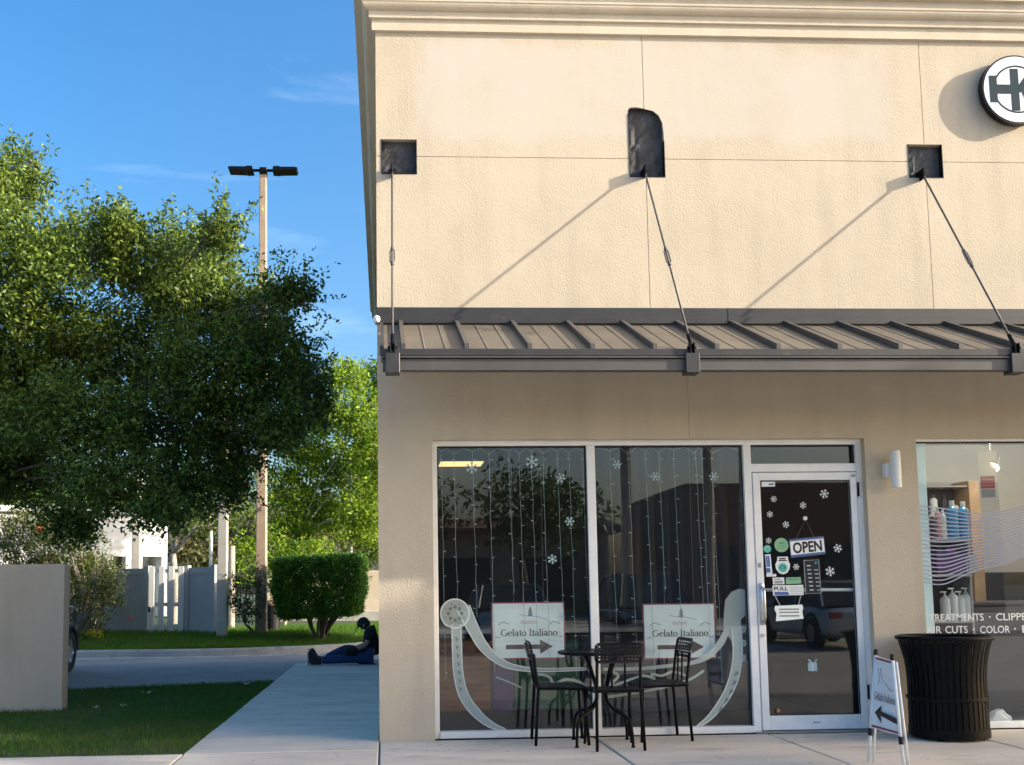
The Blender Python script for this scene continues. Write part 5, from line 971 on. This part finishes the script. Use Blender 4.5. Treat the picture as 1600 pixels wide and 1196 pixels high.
# ================================================================== VEGETATION
def leaf_arrays(C, per, spread, size, asp=.42, up=.5, jit=.35, droop=0.0):
    C = np.asarray(C, float); n = len(C)*per
    tw = RNG.normal(size=(len(C), 3)); tw[:, 2] *= .6; tw /= np.linalg.norm(tw, axis=1, keepdims=True)          # twig direction per cluster
    t = RNG.uniform(-1, 1, (len(C), per, 1)); P = C[:, None, :]+tw[:, None, :]*t*spread+RNG.normal(size=(len(C), per, 3))*spread*jit
    P = P.reshape(-1, 3); d = np.repeat(tw, per, 0)*.6+RNG.normal(size=(n, 3))*.7; d[:, 2] -= droop; d /= np.linalg.norm(d, axis=1, keepdims=True)
    nr = RNG.normal(size=(n, 3))*.75; nr[:, 2] += up; s = np.cross(d, nr); s /= np.linalg.norm(s, axis=1, keepdims=True)+1e-9; nn = np.cross(s, d)
    L = size*RNG.uniform(.65, 1.3, (n, 1)); w = L*asp
    v = np.stack([P, P+d*L*.45+s*w*.5+nn*L*.06, P+d*L-nn*L*.05, P+d*L*.5-s*w*.5+nn*L*.06], 1).reshape(-1, 3)
    return v, np.arange(4*n).reshape(-1, 4)
def lobe_points(lobes, dens, pw=2.0):
    out = []
    for x, y, z, rx, ry, rz in lobes:
        n = int(dens*(rx*ry+ry*rz+rx*rz)); u = RNG.normal(size=(n, 3)); u /= np.linalg.norm(u, axis=1, keepdims=True); r = RNG.uniform(.12, 1.0, (n, 1))**(1/pw)
        r *= 1+.16*np.sin(u[:, :1]*7+x)+.14*np.sin(u[:, 2:]*9+y*3)
        out.append(np.array([x, y, z])+u*r*np.array([rx, ry, rz]))
    return np.concatenate(out)
def branch_tube(m, a, b, r0, r1, sag=.0, n=5, k=6):
    a = Vector(a); b = Vector(b); P = []
    for i in range(n+1): t = i/n; q = a.lerp(b, t); q += Vector((math.sin(t*5+a.x), math.cos(t*4+b.y), math.sin(t*3))) * (.05*(b-a).length*math.sin(math.pi*t)); q.z += sag*math.sin(math.pi*t); P.append(q)
    m.tube(P, [r0+(r1-r0)*i/n for i in range(n+1)], k)
def tree(name, base, fork, lobes, dens, per, spread, size, lm, bm_, label, r0=.2, group=None, up=.5, asp=.42, pw=2.0, cat='tree', twig=5, droop=0.0, limb=.42, shoots=0):
    r = empty(name, base, 0, label, cat, group); m = MB()
    tp = [Vector(base).lerp(Vector(fork), t)+Vector((math.sin(t*4)*.08, math.cos(t*3)*.06, 0)) for t in np.linspace(0, 1, 6)]; tp[0].z -= .1
    m.tube(tp, [r0*1.25, r0*1.02, r0*.92, r0*.85, r0*.78, r0*.7], 10)
    for x, y, z, rx, ry, rz in lobes:
        c = Vector((x, y, z)); branch_tube(m, tp[-1], c, r0*limb, r0*limb*.3, sag=.1*(c-tp[-1]).length*.5)
        for k in range(twig): u = Vector((random.gauss(0, 1), random.gauss(0, 1), random.gauss(.2, .8))).normalized(); branch_tube(m, c-(c-tp[-1])*.15*random.random(), c+Vector((u.x*rx, u.y*ry, u.z*rz))*.85, r0*limb*.28, r0*.03, n=4, k=5)
    m.build('trunk', bm_, r, smooth=True)
    C_ = lobe_points(lobes, dens, pw)
    if shoots:                                           # feathery sprays past the crown's edge
        ex = []
        for x, y, z, rx, ry, rz in lobes:
            for k in range(shoots):
                u = Vector((random.gauss(0, 1), random.gauss(0, 1), random.gauss(.5, .9))).normalized(); o_ = Vector((x+u.x*rx, y+u.y*ry, z+u.z*rz)); d_ = (u+Vector((random.gauss(0, .35), random.gauss(0, .35), random.gauss(.25, .35)))).normalized(); L_ = random.uniform(.15, .55)
                ex += [tuple(o_+d_*L_*t) for t in np.linspace(-.3, 1, 7)]
        v2, f2 = leaf_arrays(ex, 4, .05, size*.9, asp, up); fast('sprays', v2, f2, lm, r)
    v, f = leaf_arrays(C_, per, spread, size, asp, up, droop=droop); fast('crown', v, f, lm, r)
    return r
# big oak left of the building, its crown half in the building's shade
OL = [(-70, 330, 100, 110), (20, 288, 60, 60), (20, 405, 100, 80), (120, 398, 76, 56), (60, 520, 110, 85), (215, 405, 75, 58), (305, 408, 62, 60), (345, 362, 26, 36), (290, 465, 92, 68), (385, 500, 76, 66), (455, 462, 44, 26), (190, 555, 110, 80), (320, 580, 100, 80), (425, 570, 76, 66), (478, 615, 46, 58), (110, 655, 100, 74), (250, 672, 100, 72), (375, 675, 80, 66), (440, 665, 44, 46), (30, 745, 80, 50), (165, 752, 74, 52), (285, 760, 60, 46), (115, 815, 46, 36), (245, 800, 44, 34), (360, 755, 40, 44), (10, 640, 70, 60), (-80, 560, 100, 120), (-80, 730, 70, 70), (180, 356, 44, 22), (15, 700, 70, 46), (60, 610, 70, 50)]
lobes = []
for i, (px, py, a, b) in enumerate(OL):
    y = 7.2+1.5*math.sin(i*2.4)+(-.6 if py > 700 else 0); c = at(px, py, y); s_ = (y+CAMD)/FPX; lobes.append((c.x, y, c.z, a*s_, max(a, b)*s_*.95, b*s_))
tree('oak_tree', (-7.7, 8.8, -.05), (-7.2, 8.7, 2.6), lobes, 270, 13, .16, .085, 'oak_leaf', 'bark', 'large dense oak tree at left with its crown half in shade', .24, twig=8, limb=.11, asp=.46, shoots=22)
# lime green trees beyond, mid green trees, small pale-trunk tree behind the fence
def ptree(nm, base_px, y, OLp, dens, per, spread, size, lm, bm_, label, r0, gp=None, fork=.35, **k):
    lb = []
    for i, (px, py, a, b) in enumerate(OLp): yy = y+a*(y+CAMD)/FPX*.8*math.sin(i*2.1); c = at(px, py, yy); s_ = (yy+CAMD)/FPX; lb.append((c.x, yy, c.z, a*s_, a*s_*.9, b*s_))
    b0 = at(base_px, 900, y); zc = sum(l[2] for l in lb)/len(lb); tree(nm, (b0.x, y, .25), (b0.x+.1, y, .25+(zc-.25)*fork*1.6), lb, dens, per, spread, size, lm, bm_, label, r0, gp, **k)
ptree('lime_tree', 470, 24, [(540, 590, 40, 34), (505, 650, 46, 40), (560, 660, 44, 46), (470, 700, 46, 46), (530, 730, 56, 46), (590, 720, 46, 60), (450, 770, 44, 46), (510, 800, 60, 46), (570, 810, 46, 46), (455, 835, 40, 36)], 92, 12, .26, .15, 'lime_leaf', 'bark_pale', 'sunlit lime green tree right behind the clipped hedge', .14, 'trees behind the fence', limb=.2)
ptree('lime_tree', 600, 29, [(600, 600, 46, 40), (640, 640, 60, 60), (610, 700, 50, 50), (585, 780, 40, 50), (650, 760, 60, 70), (590, 850, 40, 36)], 70, 11, .32, .19, 'mid_leaf', 'bark', 'darker green tree rising behind the building corner', .16, 'trees behind the fence', limb=.2)
ptree('lime_tree', 440, 20, [(420, 850, 30, 34), (450, 870, 34, 28), (395, 880, 26, 30), (490, 862, 40, 22), (430, 905, 30, 26), (380, 870, 24, 40)], 70, 10, .17, .12, 'lime_leaf', 'bark_pale', 'low yellow green bush between lamp post and hedge', .06, 'trees behind the fence', cat='bush', fork=.2)
ptree('broadleaf_tree', 268, 22, [(240, 770, 50, 30), (300, 760, 60, 36), (350, 780, 50, 36), (280, 800, 40, 24), (395, 760, 46, 46), (330, 820, 36, 24)], 24, 10, .26, .16, 'mid_leaf', 'bark_pale', 'tree with pale forked trunk just behind the white gate', .13, 'trees behind the fence', fork=.36)
ptree('broadleaf_tree', 300, 40, [(300, 830, 60, 40), (370, 830, 60, 50), (330, 870, 70, 30), (410, 850, 60, 50), (260, 840, 50, 40), (450, 820, 70, 60), (520, 850, 70, 50)], 22, 10, .42, .26, 'olive_leaf', 'bark', 'hazy olive green trees far behind the fence', .2, 'trees behind the fence')
ptree('broadleaf_tree', 40, 44, [(-20, 800, 90, 60), (60, 780, 90, 50), (140, 790, 80, 46), (210, 800, 50, 40)], 14, 10, .5, .3, 'mid_leaf', 'bark', 'trees standing behind the white building', .2, 'trees behind the fence')
# flowering shrub left
c0 = atz(135, 1008, .2)
sh = empty('flowering_shrub', (-6.5, 14.2, .25), 0, 'straggly flowering shrub with red blossoms behind the low wall', 'shrub')
SL = [(60, 820, 70, 30), (20, 850, 60, 36), (110, 845, 60, 34), (70, 890, 80, 36), (140, 890, 46, 40), (150, 930, 46, 40), (120, 950, 50, 44), (135, 985, 34, 26), (175, 900, 22, 28), (30, 920, 60, 50)]
lb = []; m = MB()
for i, (px, py, a, b) in enumerate(SL):
    y = 14.2+.5*math.sin(i*2.2); c = at(px, py, y); s_ = (y+CAMD)/FPX; lb.append((c.x, y, c.z, a*s_, a*s_*.8, b*s_))
    for k in range(9): u = Vector((random.gauss(0, 1), random.gauss(0, .7), random.gauss(.5, .8))).normalized(); branch_tube(m, (-6.5+.3*random.uniform(-1, 1), 14.2, .25), c+Vector((u.x*a, u.y*a, u.z*b))*s_*1.1, .018, .004, n=5, k=5)
m.build('stems', 'bark_pale', sh); v, f = leaf_arrays(lobe_points(lb, 190, 1.6), 9, .12, .075, .45, .4); fast('foliage', v, f, 'shrub_leaf', sh)
fl = [at(*q, 13.6) for q in ((63, 826), (95, 832), (100, 826), (201, 791), (204, 790), (202, 966), (58, 830), (150, 815))]; v, f = leaf_arrays([tuple(q) for q in fl], 12, .05, .06, .6, .4, .5); fast('blossoms', v, f, 'flower_red', sh)
c = atz(140, 1008, .15); cr = empty('yellow_plant', tuple(c), 0, 'small bright yellow leafed plant at the foot of the shrub', 'plant'); v, f = leaf_arrays([(c.x+random.gauss(0, .10), c.y+random.gauss(0, .1), .22+.22*random.random()) for _ in range(26)], 6, .06, .11, .5, .6); fast('foliage', v, f, 'yellow_leaf', cr)
m = MB(); [branch_tube(m, (c.x, c.y, .12), (c.x+random.gauss(0, .08), c.y+random.gauss(0, .08), .38), .008, .004, n=3, k=5) for _ in range(6)]; m.build('stems', 'bark', cr)
# clipped hedge ball
hy = 13.92; c = at(500, 925, hy); hx = c.x; z0, z1 = at(500, 962, hy).z, at(500, 871, hy).z; hw_ = 68*(hy+CAMD)/FPX
hd = empty('clipped_hedge', (hx, hy, .30), 0, 'boxy clipped green hedge bush on short stems with sunlit top', 'hedge')
n = 6800; u = RNG.uniform(-1, 1, (n, 3)); ax_ = RNG.integers(0, 3, n); sg_ = np.where(RNG.random(n) < .5, -1, 1); dep = 1-np.abs(RNG.normal(0, .10, n)); inner = RNG.random(n) < .25
for a_ in range(3): mk = (ax_ == a_) & ~inner; u[mk, a_] = sg_[mk]*dep[mk]
rad = (np.abs(u)**6).sum(1)**(1/6); u = u/np.maximum(rad, 1)[:, None]; wav = 1+.05*np.sin(u[:, 0]*6+1)*np.cos(u[:, 2]*5)+.03*np.sin(u[:, 0]*13+u[:, 1]*9)+RNG.normal(0, .018, n)
PH = np.stack([hx+u[:, 0]*hw_*wav*(1+.05*u[:, 2]), hy+u[:, 1]*.72*wav, (z0+z1)/2+u[:, 2]*(z1-z0)/2*wav+.04*u[:, 0]], 1)
v, f = leaf_arrays(PH, 8, .055, .062, .5, .5, .5); fast('foliage', v, f, 'hedge_leaf', hd)
m = MB()
for k in range(16): a_ = k*.9; branch_tube(m, (hx+.10*math.cos(a_), hy+.08*math.sin(a_), .25), (hx+.62*math.cos(a_)*random.uniform(.5, 1), hy+.45*math.sin(a_), z0+.35), .035, .014, n=4, k=6)
m.tube([(hx+.05, hy, .2), (hx+.07, hy, z0+.4)], [.075, .06], 8); m.build('stems', 'bark', hd)
# dark loose bush in front of lamp post
by_ = 13.9; lb = []
for i, (px, py, a, b) in enumerate([(385, 925, 24, 26), (378, 950, 22, 22), (395, 955, 20, 22), (372, 905, 16, 20), (400, 905, 14, 22), (392, 885, 12, 18), (365, 935, 14, 22), (410, 935, 10, 16)]): yy = by_+.12*math.sin(i*2); c = at(px, py, yy); s_ = (yy+CAMD)/FPX; lb.append((c.x, yy, c.z, a*s_, a*s_, b*s_))
b0 = at(388, 988, by_); tree('bush', (b0.x, by_, .28), (b0.x, by_, .55), lb, 150, 8, .08, .07, 'oak_leaf_dark', 'bark', 'loose dark bush between the concrete pole and lamp post', .035, cat='bush', twig=5)
# trees to the right, off frame, that dapple the pavement (the sun stands behind them)
tree('street_tree', (20.0, -6.0, -.15), (20.1, -6.0, 3.0), [(20, -5.4, 6.2, 2.0, 1.5, 1.2), (18.6, -4.6, 6.2, 1.6, 1.3, 1.2), (20.4, -4.8, 7.5, 1.6, 1.3, .9), (19.4, -5.9, 7.4, 1.5, 1.3, .9), (20.8, -7.2, 6.4, 1.6, 1.5, 1.2), (19.8, -6.4, 5.2, 1.6, 1.5, 1.0)], 36, 9, .30, .20, 'oak_leaf', 'bark', 'leafy street tree in the parking lot to the right', .2, 'street trees in the parking lot')
tree('street_tree', (24.6, -6.4, -.15), (24.6, -6.4, 2.6), [(24.2, -6.0, 7.4, 1.9, 1.6, 1.2), (25.6, -6.8, 7.8, 1.8, 1.6, 1.2), (24.0, -7.6, 7.0, 1.7, 1.6, 1.2), (25.0, -5.2, 8.4, 1.5, 1.4, 1.0)], 36, 9, .30, .20, 'oak_leaf', 'bark', 'second leafy street tree farther right in the parking lot', .2, 'street trees in the parking lot')
# ---- grass
def patchy(name, dry, amt):
    nt = M[name].node_tree; n = nt.nodes; l = nt.links; b = n['Principled BSDF']; old = b.inputs['Base Color'].links[0].from_socket; g_ = n.new('ShaderNodeNewGeometry'); q = n.new('ShaderNodeTexNoise'); q.inputs['Scale'].default_value = 1.4; q.inputs['Detail'].default_value = 5; l.new(g_.outputs['Position'], q.inputs['Vector'])
    r_ = n.new('ShaderNodeValToRGB'); r_.color_ramp.elements[0].position = .48; r_.color_ramp.elements[0].color = (0, 0, 0, 1); r_.color_ramp.elements[1].position = .72; r_.color_ramp.elements[1].color = (amt, amt, amt, 1); l.new(q.outputs[0], r_.inputs[0]); mx_ = n.new('ShaderNodeMixRGB'); l.new(r_.outputs[0], mx_.inputs[0]); l.new(old, mx_.inputs[1]); mx_.inputs[2].default_value = (*dry, 1); l.new(mx_.outputs[0], b.inputs['Base Color'])
patchy('grass', (.16, .17, .05), .7); patchy('grass_lush', (.14, .2, .03), .6)
def blades(name, fx, n, hmin, hmax, wd, mt, label):
    P = fx(n); n = len(P); a = RNG.uniform(0, 2*math.pi, n); h = RNG.uniform(hmin, hmax, n); ln = RNG.normal(0, .45, (n, 2))*h[:, None]
    dx = np.cos(a)*wd; dy = np.sin(a)*wd
    v = np.stack([np.stack([P[:, 0]-dx, P[:, 1]-dy, P[:, 2]], 1), np.stack([P[:, 0]+dx, P[:, 1]+dy, P[:, 2]], 1), np.stack([P[:, 0]+ln[:, 0], P[:, 1]+ln[:, 1], P[:, 2]+h], 1)], 1).reshape(-1, 3)
    o = fast(name, v, np.arange(3*n).reshape(-1, 3), mt); tag(o, label, 'grass', None, 'stuff')
def lawn_pts(n):
    x = -1.478+RNG.normal(0, .012, n)-5.6*RNG.random(n)**1.25; y = -.46+6.45*RNG.random(n); lim = np.where(x > -3.9, 5.36+(x+3.9)*.29, 5.33); k = (y < lim-.04); x = x[k]; y = y[k]
    d = np.sin(x*1.7+.5)*np.cos(y*1.3)+np.sin(x*4.1+y*2.2)*.5; k = RNG.random(len(x)) < .82+.18*np.clip(d, -1, 1); return np.stack([x[k], y[k], np.full(k.sum(), -.016)], 1)
blades('lawn_grass', lawn_pts, 95000, .025, .062, .0032, 'grass', 'short lawn grass between the walkway and the low wall')
def verge_pts(n):
    x = -8+9.6*RNG.random(n); yk = np.interp(x, [p[0] for p in KL], [p[1] for p in KL])+.14; y = yk+5.5*RNG.random(n)**1.4; d_ = np.clip((y-yk+.14-.2)/2.3, 0, 1); z = .115+.21*d_*d_*(3-2*d_)+.02*np.sin(x*1.3+y); return np.stack([x, y, z-.004], 1)
blades('verge_grass', verge_pts, 60000, .05, .12, .006, 'grass_lush', 'lush grass on the raised verge behind the far kerb')
# fallen leaves
for i, (px, py, lb) in enumerate(((228, 1083, 'pale fallen leaf in the lawn near the low wall'), (320, 1067, 'pale fallen leaf at the far edge of the lawn'), (383, 1069, 'pale fallen leaf by the walkway corner'), (150, 1106, 'small fallen leaf near the wall foot'), (193, 1103, 'brown fallen leaf in the middle of the lawn'), (490, 1013, 'bit of litter lying against the far kerb'))):
    c = atz(px, py, .03 if i < 5 else .02); m = MB(); n = 9; R0 = (.055, .05, .06, .035, .04, .05)[i]
    m.add([(0, 0, .012)]+[(R0*(1+.35*math.sin(k*2.3+i))*math.cos(2*math.pi*k/n), R0*.8*(1+.3*math.cos(k*1.7))*math.sin(2*math.pi*k/n), .02+.018*math.sin(k*2.1+i)) for k in range(n)], [(0, 1+k, 1+(k+1) % n) for k in range(n)]); o = m.build('fallen_leaf' if i < 5 else 'litter_scrap', 'dry_leaf'); o.location = (c.x, c.y, .02); tag(o, lb, 'leaf' if i < 5 else 'litter', 'fallen leaves on the lawn' if i < 5 else None)

# ================================================================== ACROSS THE PARKING LOT (seen in the glass)
car('parked_car', (2.9, -15.2, -.15), math.pi/2, 'car_silver', 'silver car in the parking lot reflected in the left pane')
car('parked_car', (6.0, -15.0, -.15), math.pi/2, 'car_dark', 'dark car in the parking lot reflected beside the door', H=1.7)
car('parked_car', (10.3, -15.2, -.15), -math.pi/2, 'car_white', 'white car in the parking lot reflected in the salon window')
car('parked_car', (-5.0, -15.4, -.15), math.pi/2, 'car_red', 'red car in the parking lot behind the camera')
r = empty('opposite_shops', (4, -46, -.15), 0, 'tan shops with brown roof across the lot, seen as reflection', 'building')
m = MB(); m.box(-30, 12, -54, -46, -.2, 4.2); m.build('wall', 'shop_tan', r); m = MB(); m.prism_x([(-45.2, 4.2), (-45.2, 4.5), (-50, 5.3), (-54.5, 4.5), (-54.5, 4.2)], -30.6, 12.6); m.build('roof', 'roof_brown', r)
for k in range(9): m = MB(); m.box(-28+4.4*k, -25.2+4.4*k, -45.99, -45.9, .2, 2.9, .03); m.build('window', 'far_dark', r)
r = empty('dark_block', (22, -40, -.15), 0, 'dark flat roofed block across the lot, seen as reflection in the middle pane', 'building'); m = MB(); m.box(14.5, 30, -52, -40, -.2, 6.2); m.build('wall', 'roof_brown', r)
for k in range(5): m = MB(); m.box(15+3*k, 17+3*k, -39.99, -39.9, 1, 3.2, .03); m.build('window', 'far_dark', r)
def palm(x, y, h, label):
    r = empty('palm_tree', (x, y, -.15), 0, label, 'palm', 'palms across the parking lot'); m = MB(); P = [(x+.15*math.sin(t*2), y, -.2+h*t) for t in np.linspace(0, 1, 8)]; m.tube(P, [.24, .18, .16, .15, .15, .15, .16, .2], 10); m.build('trunk', 'bark_pale', r, smooth=True)
    V2 = []; F2 = []
    for k in range(22):
        a = 2*math.pi*k/22+random.random()*.2; el = random.uniform(-.5, .9); L = random.uniform(1.6, 2.2); cpos = np.array([P[-1][0], y, h-.2]); pr_ = None
        dh = np.array([math.cos(a), math.sin(a), 0]); sd = np.array([-math.sin(a), math.cos(a), 0])
        for j in range(12):
            t = j/12; c_ = cpos+dh*L*t*math.cos(el*.6)+np.array([0, 0, L*(t*math.sin(el)-.75*t*t)])
            for sg in (-1, 1): b = len(V2); w = .55*(1-.5*t)*math.sin(math.pi*(t*.8+.15)); e = c_+sd*sg*w+dh*.22+np.array([0, 0, -.25*w]); V2 += [c_, c_+dh*.07, e, e-dh*.02]; F2.append((b, b+1, b+2, b+3))
    fast('fronds', V2, F2, 'oak_leaf_dark', r)
palm(7.2, -22, 7.6, 'leftmost palm reflected in the middle shop pane'); palm(9.9, -22.5, 8.2, 'palm reflected above the middle of the right pane'); palm(11.2, -23, 8.0, 'palm reflected beside the shop door'); palm(1.2, -24, 9.5, 'palm reflected at left of the shop window')
tree('street_tree', (-1.0, -30, -.15), (-1, -30, 2.0), [(-1, -30, 4, 2.2, 2, 1.6), (1, -30.5, 4.2, 2, 2, 1.5), (-2.8, -30, 3.8, 1.8, 2, 1.4)], 16, 9, .4, .28, 'oak_leaf_dark', 'bark', 'dark bushy tree across the lot reflected in the left pane', .2, 'street trees in the parking lot')
tree('street_tree', (5.5, -32, -.15), (5.5, -32, 2.4), [(5.5, -32, 4.6, 2.2, 2, 1.8), (7.2, -32.5, 4.2, 1.8, 2, 1.5)], 16, 9, .4, .28, 'oak_leaf_dark', 'bark', 'round dark tree across the lot reflected near the mullion', .2, 'street trees in the parking lot')
hg = MB(); hg.box(-20, 30, -18.6, -17.9, -.15, .0, .03); struct(hg.build('lot_island', 'kerb'))
